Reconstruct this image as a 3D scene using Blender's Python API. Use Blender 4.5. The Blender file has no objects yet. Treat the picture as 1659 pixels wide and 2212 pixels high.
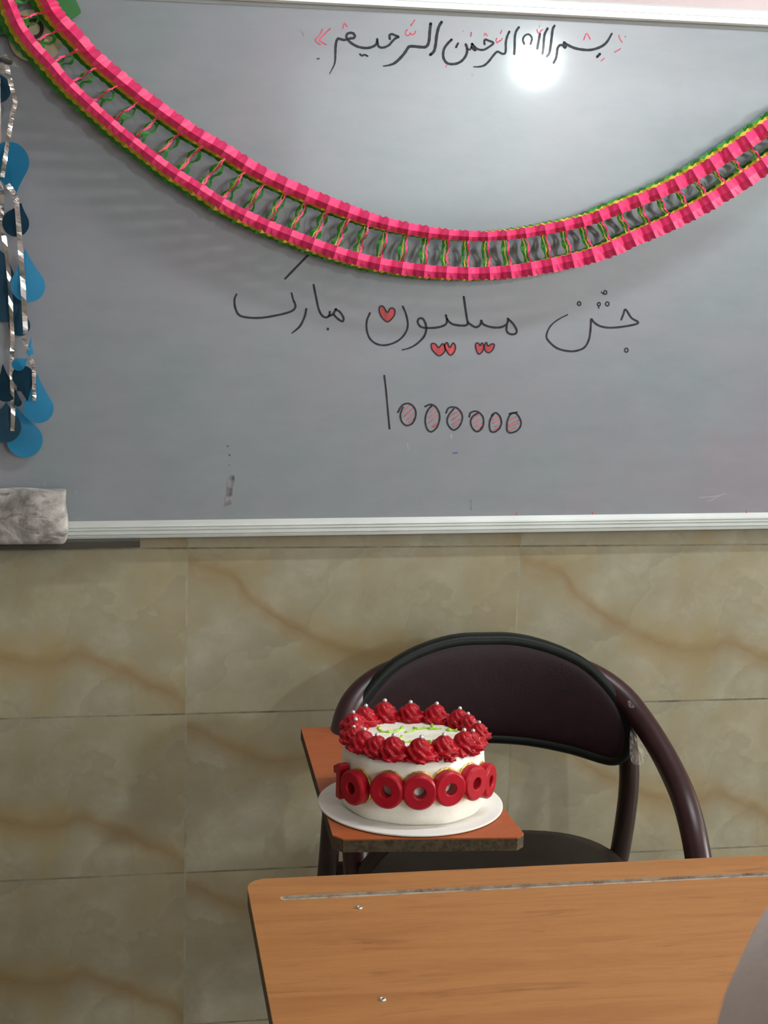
import bpy, bmesh, math, random
from mathutils import Vector, Matrix
PI = math.pi
rnd = random.Random(7)
scn = bpy.context.scene
col = scn.collection

# ------------------------------------------------------------------ camera
IMW, IMH, FPX = 1659.0, 2212.0, 3100.0
CAM = Vector((-0.10425, -2.47674, 1.45067))
RT = Vector((0.984265, -0.173984, 0.03086))
UP = Vector((0.001874, 0.184917, 0.982752))
FW = Vector((0.17669, 0.967231, -0.182333))
cam_d = bpy.data.cameras.new('camera')
cam = bpy.data.objects.new('camera', cam_d)
col.objects.link(cam)
M = Matrix((RT, UP, -FW)).transposed().to_4x4()
M.translation = CAM
cam.matrix_world = M
cam_d.sensor_fit = 'VERTICAL'
cam_d.sensor_height = 36.0
cam_d.lens = FPX / IMH * 36.0
cam_d.clip_start = 0.02
cam_d.dof.use_dof = True
cam_d.dof.focus_distance = 2.1
cam_d.dof.aperture_fstop = 29.0
scn.camera = cam

# ------------------------------------------------------------------ light and exposure
vs = scn.view_settings
vs.view_transform = 'Standard'
vs.look = 'None'
vs.gamma = 1.0
vs.use_curve_mapping = False
vs.exposure = 0.0
wd = bpy.data.worlds.new('overcast_sky')
scn.world = wd
wd.use_nodes = True
wd.node_tree.nodes['Background'].inputs[0].default_value = (0.80, 0.90, 1.0, 1)
wd.node_tree.nodes['Background'].inputs[1].default_value = 1.0

ROOM = dict(x0=-4.5, x1=6.2, y0=-8.6, z1=2.95)
WIN1 = (-1.95, -1.25, 1.45, 2.80)     # y0, y1, z0, z1 of the window beside the board
ADDED_WIN = (1.1, 5.7, 1.70, 2.88)     # x0, x1, z0, z1 of an added window band behind the viewer, for board glare and fill

def area(name, loc, target, sx, sy, power, color):
    d = bpy.data.lights.new(name, 'AREA')
    d.shape = 'RECTANGLE'
    d.size, d.size_y = sx, sy
    d.energy = power
    d.color = color
    o = bpy.data.objects.new(name, d)
    o.location = loc
    o.rotation_euler = (Vector(target) - Vector(loc)).to_track_quat('-Z', 'Y').to_euler()
    col.objects.link(o)
    return o
# daylight falling in through the side wall window
L1 = area('daylight_by_board', (ROOM['x1'] + 0.30, sum(WIN1[:2]) / 2, 2.12), (0.2, -0.8, 1.2), 0.62, 1.25, 305.0, (1.0, 0.97, 0.92))
L2 = area('added_back_fill', (sum(ADDED_WIN[:2]) / 2, ROOM['y0'] - 0.25, 2.29), (sum(ADDED_WIN[:2]) / 2, 0, 2.15), 4.7, 1.2, 122.0, (0.93, 0.97, 1.0))  # added light behind the viewer: glare on the board, frontal fill

# ------------------------------------------------------------------ pixel <-> place helpers
def ray(px, py):
    return FW + RT * ((px - IMW / 2) / FPX) - UP * ((py - IMH / 2) / FPX)
def onY(px, py, Y=0.0):
    d = ray(px, py)
    return CAM + d * ((Y - CAM.y) / d.y)
def onZ(px, py, Z):
    d = ray(px, py)
    return CAM + d * ((Z - CAM.z) / d.z)

# ------------------------------------------------------------------ materials
def new_mat(name):
    m = bpy.data.materials.new(name)
    m.use_nodes = True
    nt = m.node_tree
    return m, nt, nt.nodes['Principled BSDF']
def setp(b, **kw):
    names = dict(base='Base Color', rough='Roughness', metal='Metallic', spec='Specular IOR Level', coat='Coat Weight',
                 coatr='Coat Roughness', trans='Transmission Weight', alpha='Alpha', sss='Subsurface Weight',
                 emc='Emission Color', ems='Emission Strength', sheen='Sheen Weight', ior='IOR')
    for k, v in kw.items():
        s = b.inputs[names[k]]
        s.default_value = tuple(v) + (1,) if k in ('base', 'emc') else v
def N(nt, typ, **kw):
    n = nt.nodes.new(typ)
    for k, v in kw.items():
        setattr(n, k, v)
    return n
def math_n(nt, op, a, b=None, c=None, clamp=False):
    n = N(nt, 'ShaderNodeMath', operation=op, use_clamp=clamp)
    for i, v in enumerate((a, b, c)):
        if v is None: continue
        if isinstance(v, (int, float)): n.inputs[i].default_value = v
        else: nt.links.new(v, n.inputs[i])
    return n.outputs[0]
def mix_c(nt, fac, a, b, blend='MIX'):
    n = N(nt, 'ShaderNodeMix', data_type='RGBA', blend_type=blend)
    for s, v in ((n.inputs[0], fac), (n.inputs[6], a), (n.inputs[7], b)):
        if isinstance(v, (int, float)): s.default_value = v
        elif isinstance(v, tuple): s.default_value = v if len(v) == 4 else v + (1,)
        else: nt.links.new(v, s)
    return n.outputs[2]
def ramp(nt, fac, stops):
    n = N(nt, 'ShaderNodeValToRGB')
    el = n.color_ramp.elements
    while len(el) < len(stops): el.new(0.5)
    for e, (p, c) in zip(el, stops):
        e.position = p
        e.color = tuple(c) + (1,) if len(c) == 3 else c
    nt.links.new(fac, n.inputs[0])
    return n.outputs[0]
def coords(nt, scale=(1, 1, 1), which='Object', loc=(0, 0, 0)):
    tc = N(nt, 'ShaderNodeTexCoord')
    mp = N(nt, 'ShaderNodeMapping')
    mp.inputs['Scale'].default_value = scale
    mp.inputs['Location'].default_value = loc
    nt.links.new(tc.outputs[which], mp.inputs[0])
    return mp.outputs[0]
def noise(nt, vec, scale, detail=3.0, rough=0.5, dist=0.0):
    n = N(nt, 'ShaderNodeTexNoise')
    n.inputs['Scale'].default_value = scale
    n.inputs['Detail'].default_value = detail
    n.inputs['Roughness'].default_value = rough
    n.inputs['Distortion'].default_value = dist
    if vec is not None: nt.links.new(vec, n.inputs['Vector'])
    return n
def bump(nt, b, height, strength, dist=0.002):
    n = N(nt, 'ShaderNodeBump')
    n.inputs['Strength'].default_value = strength
    n.inputs['Distance'].default_value = dist
    nt.links.new(height, n.inputs['Height'])
    nt.links.new(n.outputs[0], b.inputs['Normal'])
def plain(name, base, rough=0.5, var=0.0, vscale=20.0, bstr=0.0, bscale=60.0, **kw):
    m, nt, b = new_mat(name)
    setp(b, base=base, rough=rough, **kw)
    if var or bstr:
        v = coords(nt)
        if var:
            n = noise(nt, v, vscale, 4)
            lo = tuple(c * (1 - var) for c in base); hi = tuple(min(1, c * (1 + var)) for c in base)
            nt.links.new(ramp(nt, n.outputs[0], [(0.3, lo), (0.7, hi)]), b.inputs['Base Color'])
        if bstr:
            bump(nt, b, noise(nt, v, bscale, 3).outputs[0], bstr)
    return m

# glazed onyx-look wall tiles, one print repeated tile after tile
TW, TH, ZR = 0.603, 0.303, 0.92
def mat_tiles():
    m, nt, b = new_mat('onyx_tiles')
    tc = N(nt, 'ShaderNodeTexCoord')
    sep = N(nt, 'ShaderNodeSeparateXYZ')
    nt.links.new(tc.outputs['Object'], sep.inputs[0])
    U = math_n(nt, 'DIVIDE', math_n(nt, 'SUBTRACT', sep.outputs[0], 0.0), TW)
    V = math_n(nt, 'DIVIDE', math_n(nt, 'SUBTRACT', ZR, sep.outputs[2]), TH)      # grows downward
    u = math_n(nt, 'FRACT', U); v = math_n(nt, 'FRACT', V)
    cu = math_n(nt, 'FLOOR', U); cv = math_n(nt, 'FLOOR', V)
    loc = N(nt, 'ShaderNodeCombineXYZ')
    nt.links.new(math_n(nt, 'MULTIPLY', u, 2.0), loc.inputs[0]); nt.links.new(v, loc.inputs[1])
    alt = math_n(nt, 'MULTIPLY', math_n(nt, 'COMPARE', cu, 0.0, 0.1), math_n(nt, 'GREATER_THAN', cv, 0.5))
    nt.links.new(math_n(nt, 'MULTIPLY', alt, 3.7), loc.inputs[2])
    lv = loc.outputs[0]
    # milky clouds whose layers end in hard, torn edges
    wob = noise(nt, lv, 2.4, 4, 0.5)
    add = N(nt, 'ShaderNodeVectorMath', operation='MULTIPLY_ADD')
    nt.links.new(wob.outputs[1], add.inputs[0]); add.inputs[1].default_value = (0.75, 0.75, 0.0); nt.links.new(lv, add.inputs[2])
    big = noise(nt, add.outputs[0], 1.15, 3, 0.45)
    saw = math_n(nt, 'FRACT', math_n(nt, 'MULTIPLY', big.outputs[0], 6.3))
    med = noise(nt, add.outputs[0], 2.3, 4, 0.5)
    saw2 = math_n(nt, 'FRACT', math_n(nt, 'MULTIPLY', med.outputs[0], 4.1))
    soft = noise(nt, lv, 2.2, 5, 0.6)
    g1 = ramp(nt, saw, [(0.0, (.93,) * 3), (0.5, (1.0,) * 3), (0.97, (1.055,) * 3), (1.0, (.96,) * 3)])
    g2 = ramp(nt, saw2, [(0.0, (.955,) * 3), (0.97, (1.045,) * 3), (1.0, (.97,) * 3)])
    c = ramp(nt, soft.outputs[0], [(0.28, (0.255, 0.225, 0.145)), (0.50, (0.300, 0.275, 0.192)), (0.74, (0.385, 0.362, 0.278))])
    c = mix_c(nt, 1.0, c, g1, 'MULTIPLY')
    c = mix_c(nt, 0.8, c, g2, 'MULTIPLY')
    warm = noise(nt, add.outputs[0], 1.5, 3, 0.5)
    c = mix_c(nt, math_n(nt, 'MULTIPLY', math_n(nt, 'SUBTRACT', warm.outputs[0], 0.44, clamp=True), 3.0, clamp=True), c, (0.30, 0.235, 0.115))
    # rusty vein running across each tile
    def curve(pts):
        fc = N(nt, 'ShaderNodeFloatCurve')
        cm = fc.mapping.curves[0]
        cm.points[0].location = pts[0]; cm.points[1].location = pts[-1]
        for p in pts[1:-1]: cm.points.new(*p)
        fc.mapping.update()
        nt.links.new(u, fc.inputs['Value'])
        return fc.outputs[0]
    va = curve([(0, .07), (.03, .10), (.13, .16), (.17, .27), (.29, .45), (.38, .54), (.44, .60), (.55, .665), (.62, .66), (.69, .62), (.77, .69), (.86, .77), (1, .93)])
    vb = curve([(0, .08), (.08, .15), (.17, .24), (.26, .31), (.36, .30), (.5, .37), (.65, .52), (.8, .60), (1, .78)])
    vein = math_n(nt, 'ADD', math_n(nt, 'MULTIPLY', va, math_n(nt, 'SUBTRACT', 1.0, alt)), math_n(nt, 'MULTIPLY', vb, alt))
    wv = noise(nt, lv, 7.0, 4, 0.6)
    d = math_n(nt, 'ADD', math_n(nt, 'SUBTRACT', v, vein), math_n(nt, 'MULTIPLY', math_n(nt, 'SUBTRACT', wv.outputs[0], 0.5), 0.10))
    core = ramp(nt, math_n(nt, 'ADD', d, 0.5), [(0.44, (0, 0, 0)), (0.487, (.7, .7, .7)), (0.505, (1, 1, 1)), (0.52, (.6, .6, .6)), (0.60, (0, 0, 0))])
    halo = ramp(nt, math_n(nt, 'ADD', d, 0.5), [(0.30, (0, 0, 0)), (0.48, (1, 1, 1)), (0.70, (0, 0, 0))])
    fade = math_n(nt, 'ADD', 0.25, math_n(nt, 'MULTIPLY', noise(nt, lv, 3.6, 3).outputs[0], 1.1), clamp=True)
    c = mix_c(nt, math_n(nt, 'MULTIPLY', halo, 0.42), c, (0.272, 0.196, 0.088))
    c = mix_c(nt, math_n(nt, 'MULTIPLY', math_n(nt, 'MULTIPLY', core, fade), 0.75), c, (0.225, 0.140, 0.056))
    # joints
    jx = noise(nt, tc.outputs['Object'], 60, 2)
    jw = math_n(nt, 'ADD', 0.0010, math_n(nt, 'MULTIPLY', jx.outputs[0], 0.0014))
    du = math_n(nt, 'MULTIPLY', math_n(nt, 'SUBTRACT', 0.5, math_n(nt, 'ABSOLUTE', math_n(nt, 'SUBTRACT', u, 0.5))), TW)
    dv = math_n(nt, 'MULTIPLY', math_n(nt, 'SUBTRACT', 0.5, math_n(nt, 'ABSOLUTE', math_n(nt, 'SUBTRACT', v, 0.5))), TH)
    dj = math_n(nt, 'MINIMUM', du, dv)
    joint = math_n(nt, 'LESS_THAN', dj, jw)
    dirt = noise(nt, tc.outputs['Object'], 9, 5, 0.7)
    jh = ramp(nt, dirt.outputs[0], [(0.36, (0.27, 0.245, 0.175)), (0.50, (0.17, 0.152, 0.10)), (0.66, (0.045, 0.04, 0.026))])
    jv = ramp(nt, dirt.outputs[0], [(0.40, (0.36, 0.335, 0.25)), (0.56, (0.25, 0.23, 0.165)), (0.70, (0.12, 0.105, 0.07))])
    jc = mix_c(nt, math_n(nt, 'LESS_THAN', du, dv), jh, jv)
    c = mix_c(nt, math_n(nt, 'MULTIPLY', joint, 0.8), c, jc)
    nt.links.new(c, b.inputs['Base Color'])
    setp(b, rough=0.28, spec=0.42)
    wavy = noise(nt, tc.outputs['Object'], 9, 2)
    h = math_n(nt, 'ADD', math_n(nt, 'MULTIPLY', joint, -0.8), math_n(nt, 'MULTIPLY', wavy.outputs[0], 0.25))
    bump(nt, b, h, 0.25, 0.002)
    return m

def mat_board():
    m, nt, b = new_mat('enamel_board')
    v = coords(nt)
    a = noise(nt, v, 2.6, 5, 0.6)
    wipe = noise(nt, coords(nt, (2.0, 1, 5.0)), 5.0, 5, 0.65)
    c = ramp(nt, a.outputs[0], [(0.33, (0.185, 0.232, 0.236)), (0.52, (0.215, 0.228, 0.25)), (0.68, (0.237, 0.214, 0.245))])
    c = mix_c(nt, 0.16, c, ramp(nt, wipe.outputs[0], [(0.35, (0.18, 0.185, 0.205)), (0.65, (0.30, 0.31, 0.33))]))
    nt.links.new(c, b.inputs['Base Color'])
    setp(b, rough=0.31, spec=0.78, coat=0.22, coatr=0.08)
    bump(nt, b, noise(nt, v, 7.0, 2).outputs[0], 0.05, 0.004)
    return m

def mat_wood(name, a, b_, dark, axis_scale, rough=0.35, scale=9.0):
    m, nt, b = new_mat(name)
    v = coords(nt, axis_scale)
    g = noise(nt, v, scale, 6, 0.6, 0.6)
    fine = noise(nt, coords(nt, tuple(s * 5 for s in axis_scale)), scale * 2.2, 4, 0.6)
    c = ramp(nt, g.outputs[0], [(0.30, a), (0.55, b_), (0.75, a)])
    c = mix_c(nt, 0.30, c, ramp(nt, fine.outputs[0], [(0.35, a), (0.65, b_)]))
    kn = noise(nt, coords(nt, tuple(s * 1.6 for s in axis_scale), loc=(3, 1, 0)), scale * 0.9, 5, 0.7, 1.0)
    c = mix_c(nt, math_n(nt, 'MULTIPLY', ramp(nt, kn.outputs[0], [(0.55, (0, 0, 0)), (0.72, (1, 1, 1))]), 0.65), c, dark)
    nt.links.new(c, b.inputs['Base Color'])
    setp(b, rough=rough, spec=0.4)
    return m

def mat_paper(name, base, trans=0.2):
    m, nt, b = new_mat(name)
    v = coords(nt)
    n = noise(nt, v, 60, 2)
    c = ramp(nt, n.outputs[0], [(0.3, tuple(x * 0.86 for x in base)), (0.7, base)])
    nt.links.new(c, b.inputs['Base Color'])
    setp(b, rough=0.45, spec=0.35)
    t = N(nt, 'ShaderNodeBsdfTranslucent')
    nt.links.new(c, t.inputs[0])
    mx = N(nt, 'ShaderNodeMixShader')
    mx.inputs[0].default_value = trans
    nt.links.new(b.outputs[0], mx.inputs[1]); nt.links.new(t.outputs[0], mx.inputs[2])
    nt.links.new(mx.outputs[0], nt.nodes['Material Output'].inputs[0])
    return m

def mat_eraser():
    m, nt, b = new_mat('smudged_eraser_cloth')
    v = coords(nt)
    a = noise(nt, v, 16, 5, 0.62, 0.8); s = noise(nt, coords(nt, (1, 1, 2.2), loc=(.3, .1, .4)), 20, 4, 0.6, 1.2)
    c = ramp(nt, a.outputs[0], [(0.30, (0.10, 0.09, 0.085)), (0.46, (0.26, 0.235, 0.215)), (0.60, (0.46, 0.43, 0.40)), (0.75, (0.66, 0.64, 0.61))])
    c = mix_c(nt, ramp(nt, s.outputs[0], [(0.55, (0, 0, 0)), (0.68, (.75,) * 3)]), c, (0.10, 0.09, 0.085))
    nt.links.new(c, b.inputs['Base Color'])
    setp(b, rough=0.9, spec=0.15, sheen=0.2)
    bump(nt, b, noise(nt, v, 140, 3).outputs[0], 0.5, 0.002)
    return m

def mat_frost(name, base, b2, bs=90.0, bstr=0.35, rough=0.5, sss=0.15, spec=0.35):
    m, nt, b = new_mat(name)
    v = coords(nt)
    n = noise(nt, v, 25, 3)
    nt.links.new(ramp(nt, n.outputs[0], [(0.35, base), (0.65, b2)]), b.inputs['Base Color'])
    setp(b, rough=rough, spec=spec, sss=sss)
    b.inputs['Subsurface Radius'].default_value = (0.006, 0.003, 0.002)
    b.inputs['Subsurface Scale'].default_value = 0.6
    bump(nt, b, noise(nt, v, bs, 4).outputs[0], bstr, 0.003)
    return m

def mat_film():
    m, nt, b = new_mat('torn_plastic_film')
    v = coords(nt)
    n = noise(nt, v, 70, 3)
    nt.links.new(ramp(nt, n.outputs[0], [(0.3, (0.55, 0.52, 0.47)), (0.7, (0.85, 0.82, 0.76))]), b.inputs['Base Color'])
    nt.links.new(ramp(nt, n.outputs[0], [(0.3, (.10,) * 3), (0.7, (.42,) * 3)]), b.inputs['Alpha'])
    setp(b, rough=0.25, spec=0.6)
    return m

def mat_groove():
    m, nt, b = new_mat('worn_groove_board')
    v = coords(nt)
    n = noise(nt, v, 45, 5, 0.7)
    nt.links.new(ramp(nt, n.outputs[0], [(0.35, (0.20, 0.12, 0.09)), (0.48, (0.33, 0.27, 0.21)), (0.62, (0.42, 0.36, 0.27)), (0.72, (0.30, 0.17, 0.16))]), b.inputs['Base Color'])
    setp(b, rough=0.9)
    return m

def mat_chipboard(name, lo, hi):
    m, nt, b = new_mat(name)
    v = coords(nt)
    n = noise(nt, v, 130, 4, 0.7)
    nt.links.new(ramp(nt, n.outputs[0], [(0.35, lo), (0.65, hi)]), b.inputs['Base Color'])
    setp(b, rough=0.9)
    bump(nt, b, n.outputs[0], 0.4, 0.002)
    return m

def mat_emit(name, color, strength):
    m, nt, b = new_mat(name)
    setp(b, base=(0.9, 0.9, 0.9), emc=color, ems=strength)
    return m

MT = {}
MT['tiles'] = mat_tiles()
MT['pink_paint'] = plain('pink_wall_paint', (0.56, 0.45, 0.45), 0.75, 0.04, 6, 0.15, 90)
MT['white_paint'] = plain('white_ceiling_paint', (0.80, 0.78, 0.74), 0.8, 0.03, 4)
MT['floor'] = plain('terrazzo_floor', (0.28, 0.25, 0.21), 0.4, 0.3, 160)
MT['board'] = mat_board()
MT['alu'] = plain('brushed_aluminium', (0.66, 0.69, 0.66), 0.38, 0.06, 12, metal=0.55)
MT['alu_dark'] = plain('dull_aluminium', (0.055, 0.05, 0.038), 0.55, 0.15, 20, metal=0.3)
MT['gap'] = plain('grey_groove_shade', (0.34, 0.36, 0.36), 0.7, 0.05, 20)
MT['ink_black'] = plain('black_marker_ink', (0.028, 0.03, 0.038), 0.45, 0.3, 60, coat=0.03, coatr=0.07, spec=0.18)
MT['ink_black_thin'] = plain('thin_black_marker_ink', (0.030, 0.026, 0.034), 0.45, 0.3, 60, coat=0.03, coatr=0.07, spec=0.18)
MT['ink_red'] = plain('red_marker_ink', (0.66, 0.10, 0.15), 0.5, 0.25, 60, coat=0.03, coatr=0.07, spec=0.18)
MT['ink_heart'] = plain('red_heart_ink', (0.50, 0.045, 0.05), 0.5, 0.3, 90)
MT['ink_pink'] = plain('pink_marker_ink', (0.68, 0.17, 0.22), 0.5, 0.25, 60)
MT['ink_hatch'] = plain('hatched_red_ink', (0.48, 0.11, 0.12), 0.5, 0.3, 90)
MT['ink_faint'] = plain('faded_marker_ink', (0.36, 0.36, 0.37), 0.5, 0.2, 60)
MT['smudge'] = plain('grey_marker_smudge', (0.18, 0.175, 0.18), 0.6, 0.7, 70)
MT['ink_blue'] = plain('blue_marker_ink', (0.08, 0.09, 0.35), 0.5)
MT['p_pink'] = mat_paper('pink_foil_paper', (0.93, 0.055, 0.20), 0.18)
MT['p_yellow'] = mat_paper('yellow_foil_paper', (0.92, 0.68, 0.06), 0.25)
MT['p_green'] = mat_paper('green_foil_paper', (0.055, 0.36, 0.05), 0.15)
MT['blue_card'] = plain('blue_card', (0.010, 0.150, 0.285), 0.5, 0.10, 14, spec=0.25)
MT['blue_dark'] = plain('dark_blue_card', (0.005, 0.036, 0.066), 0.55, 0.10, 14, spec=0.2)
MT['foil'] = plain('silver_tinsel_foil', (0.82, 0.80, 0.78), 0.16, 0.10, 120, metal=0.9)
MT['clip'] = plain('dull_grey_clip', (0.10, 0.10, 0.10), 0.4, metal=0.5)
MT['foam_green'] = plain('green_craft_foam', (0.035, 0.17, 0.04), 0.7, 0.08, 30)
MT['foam_cream'] = plain('cream_craft_foam', (0.50, 0.45, 0.30), 0.75, 0.06, 30)
MT['foam_brown'] = plain('dark_brown_craft_foam', (0.04, 0.02, 0.018), 0.7)
MT['eraser'] = mat_eraser()
MT['vinyl'] = plain('dark_burgundy_vinyl', (0.015, 0.0045, 0.006), 0.5, 0.2, 40, 0.15, 250, spec=0.2)
MT['rim'] = plain('black_vinyl_piping', (0.008, 0.010, 0.008), 0.45, 0.2, 40, spec=0.16)
MT['seat'] = plain('dark_brown_vinyl', (0.012, 0.008, 0.006), 0.5, 0.2, 30, 0.15, 250, spec=0.25)
MT['tube'] = plain('maroon_enamel', (0.030, 0.009, 0.010), 0.36, 0.15, 30, spec=0.4)
MT['tube2'] = plain('dark_brown_enamel', (0.026, 0.013, 0.011), 0.36, 0.15, 30, spec=0.4)
MT['cap'] = plain('black_rubber', (0.02, 0.02, 0.02), 0.7)
MT['film'] = mat_film()
MT['tablet'] = mat_wood('orange_laminate', (0.31, 0.070, 0.016), (0.39, 0.097, 0.027), (0.29, 0.066, 0.021), (1, 6, 1), 0.45, 14)
MT['chip'] = mat_chipboard('dark_chipboard_edge', (0.035, 0.025, 0.013), (0.105, 0.073, 0.036))
MT['desk'] = mat_wood('beech_laminate', (0.29, 0.112, 0.027), (0.385, 0.168, 0.048), (0.16, 0.052, 0.013), (0.55, 5.5, 1), 0.42, 7)
MT['desk_edge'] = mat_chipboard('worn_brown_edge', (0.075, 0.055, 0.03), (0.15, 0.11, 0.055))
MT['groove'] = mat_groove()
MT['steel'] = plain('grey_painted_steel', (0.20, 0.20, 0.21), 0.4, 0.1, 30, metal=0.4)
MT['zinc'] = plain('zinc_washer', (0.55, 0.52, 0.47), 0.35, metal=0.85)
MT['hole'] = plain('dark_rivet_hole', (0.015, 0.013, 0.01), 0.8)
MT['card'] = plain('white_cake_card', (0.76, 0.75, 0.70), 0.5, 0.02, 20)
MT['cream'] = mat_frost('white_buttercream', (0.83, 0.80, 0.69), (0.88, 0.85, 0.75), 42, 0.5, 0.5, 0.04)
MT['red_cream'] = mat_frost('red_buttercream', (0.29, 0.003, 0.009), (0.40, 0.006, 0.015), 140, 0.3, 0.30, 0.0, 0.25)
MT['red_fondant'] = mat_frost('red_fondant', (0.33, 0.004, 0.013), (0.42, 0.007, 0.019), 120, 0.12, 0.34, 0.0, 0.25)
MT['lime'] = plain('lime_green_icing', (0.36, 0.62, 0.05), 0.35, 0.12, 80)
MT['pearl'] = plain('silver_sugar_pearl', (0.72, 0.70, 0.69), 0.22, metal=0.75)
MT['gold'] = plain('gold_leaf', (0.72, 0.50, 0.14), 0.32, 0.35, 160, 0.6, 220, metal=0.8)
MT['grey_cloth'] = plain('pale_grey_cloth', (0.78, 0.73, 0.71), 0.85, 0.06, 30, 0.2, 300)
MT['grey_cloth2'] = plain('dark_grey_cloth', (0.16, 0.155, 0.16), 0.85, 0.06, 30, 0.2, 300)
MT['skin'] = plain('skin', (0.55, 0.34, 0.24), 0.5, 0.05, 30, sss=0.1)
MT['dark'] = plain('dark_shoe_leather', (0.02, 0.02, 0.02), 0.4)
MT['eye'] = plain('eye_white', (0.75, 0.75, 0.73), 0.25)
MT['win_frame'] = plain('white_window_frame', (0.75, 0.75, 0.72), 0.45, 0.03, 10)
MT['lamp'] = mat_emit('lamp_glass_lit', (0.90, 1.0, 1.0), 600.0)
MT['lamp2'] = mat_emit('lamp_diffuser_lit', (1.0, 0.97, 0.93), 9.0)

# ------------------------------------------------------------------ mesh helpers
class MB:
    def __init__(s):
        s.v, s.f, s.mi = [], [], []
    def add(s, verts, faces, mi=0):
        o = len(s.v)
        s.v += [Vector(p) for p in verts]
        s.f += [tuple(i + o for i in f) for f in faces]
        s.mi += [mi] * len(faces)
        return o
    def box(s, lo, hi, mi=0):
        x0, y0, z0 = lo; x1, y1, z1 = hi
        s.add([(x0, y0, z0), (x1, y0, z0), (x1, y1, z0), (x0, y1, z0), (x0, y0, z1), (x1, y0, z1), (x1, y1, z1), (x0, y1, z1)],
              [(0, 3, 2, 1), (4, 5, 6, 7), (0, 1, 5, 4), (1, 2, 6, 5), (2, 3, 7, 6), (3, 0, 4, 7)], mi)
    def rings(s, rings, closed=True, cap0=True, cap1=True, mi=0):
        n = len(rings[0]); o = len(s.v); f = []
        for r in rings: s.v += [Vector(p) for p in r]
        for i in range(len(rings) - 1):
            for j in range(n if closed else n - 1):
                k = (j + 1) % n
                f.append((o + i * n + j, o + i * n + k, o + (i + 1) * n + k, o + (i + 1) * n + j))
        if cap0 and closed: f.append(tuple(o + j for j in reversed(range(n))))
        if cap1 and closed: f.append(tuple(o + (len(rings) - 1) * n + j for j in range(n)))
        s.f += f; s.mi += [mi] * len(f)
    def tube(s, pts, r, n=12, ry=None, cap=True, mi=0, up=Vector((0, 0, 1))):
        pts = [Vector(p) for p in pts]
        R = r if isinstance(r, (list, tuple)) else [r] * len(pts)
        rings = []; prev = None
        for i, p in enumerate(pts):
            t = (pts[min(i + 1, len(pts) - 1)] - pts[max(i - 1, 0)]).normalized()
            if prev is None:
                a = up if abs(t.dot(up)) < 0.95 else Vector((1, 0, 0))
                nx = (a - t * a.dot(t)).normalized()
            else:
                nx = (prev - t * prev.dot(t)).normalized()
            prev = nx; ny = t.cross(nx)
            rr = R[i]; q = (ry / r if ry and not isinstance(r, (list, tuple)) else 1.0)
            rings.append([p + nx * rr * math.cos(2 * PI * k / n) + ny * rr * q * math.sin(2 * PI * k / n) for k in range(n)])
        s.rings(rings, True, cap, cap, mi)
    def lathe(s, prof, n=32, c=(0, 0, 0), cap0=True, cap1=True, mi=0):
        c = Vector(c)
        s.rings([[c + Vector((r * math.cos(2 * PI * k / n), r * math.sin(2 * PI * k / n), z)) for k in range(n)] for r, z in prof], True, cap0, cap1, mi)
    def sphere(s, c, r, nu=12, nv=8, sc=(1, 1, 1), mi=0):
        c = Vector(c)
        prof = [(max(math.sin(PI * i / nv), 0.02), -math.cos(PI * i / nv)) for i in range(nv + 1)]
        s.rings([[c + Vector((r * a * sc[0] * math.cos(2 * PI * k / nu), r * a * sc[1] * math.sin(2 * PI * k / nu), r * b * sc[2])) for k in range(nu)] for a, b in prof], mi=mi)
    def prism(s, poly, vec, mi=0, mside=None):
        n = len(poly); o = len(s.v); vec = Vector(vec)
        s.v += [Vector(p) for p in poly] + [Vector(p) + vec for p in poly]
        s.f += [tuple(o + i for i in range(n)), tuple(o + n + i for i in reversed(range(n)))]
        s.mi += [mi, mi]
        for i in range(n):
            j = (i + 1) % n
            s.f.append((o + i, o + n + i, o + n + j, o + j)); s.mi.append(mi if mside is None else mside)
    def build(s, name, mats, parent=None, smooth=False, bevel=0.0, seg=2, subd=0, solid=0.0, angle=0.6):
        off = wloc(parent) if parent else Vector()
        me = bpy.data.meshes.new(name)
        me.from_pydata([p - off for p in s.v], [], s.f)
        mats = mats if isinstance(mats, (list, tuple)) else [mats]
        for m in mats: me.materials.append(m)
        for p, i in zip(me.polygons, s.mi): p.material_index = i
        bm = bmesh.new(); bm.from_mesh(me)
        bmesh.ops.recalc_face_normals(bm, faces=bm.faces[:])
        bm.to_mesh(me); bm.free()
        if smooth:
            for p in me.polygons: p.use_smooth = True
        o = bpy.data.objects.new(name, me)
        col.objects.link(o)
        if parent: o.parent = parent
        if solid:
            md = o.modifiers.new('thickness', 'SOLIDIFY'); md.thickness = solid; md.offset = 0
        if bevel:
            md = o.modifiers.new('edge', 'BEVEL'); md.width = bevel; md.segments = seg; md.limit_method = 'ANGLE'; md.angle_limit = angle
        if subd:
            md = o.modifiers.new('smooth', 'SUBSURF'); md.levels = subd; md.render_levels = subd
        return o
def wloc(o):
    v = Vector()
    while o is not None:
        v += o.location; o = o.parent
    return v
def thing(name, label, cat, loc, group=None):
    o = bpy.data.objects.new(name, None)
    o.location = loc; o.empty_display_size = 0.05
    col.objects.link(o)
    return tag(o, label, cat, group)
def tag(o, label, cat, group=None):
    o['label'] = label; o['category'] = cat
    if group: o['group'] = group
    return o
def structure(o):
    o['kind'] = 'structure'
    return o
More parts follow.
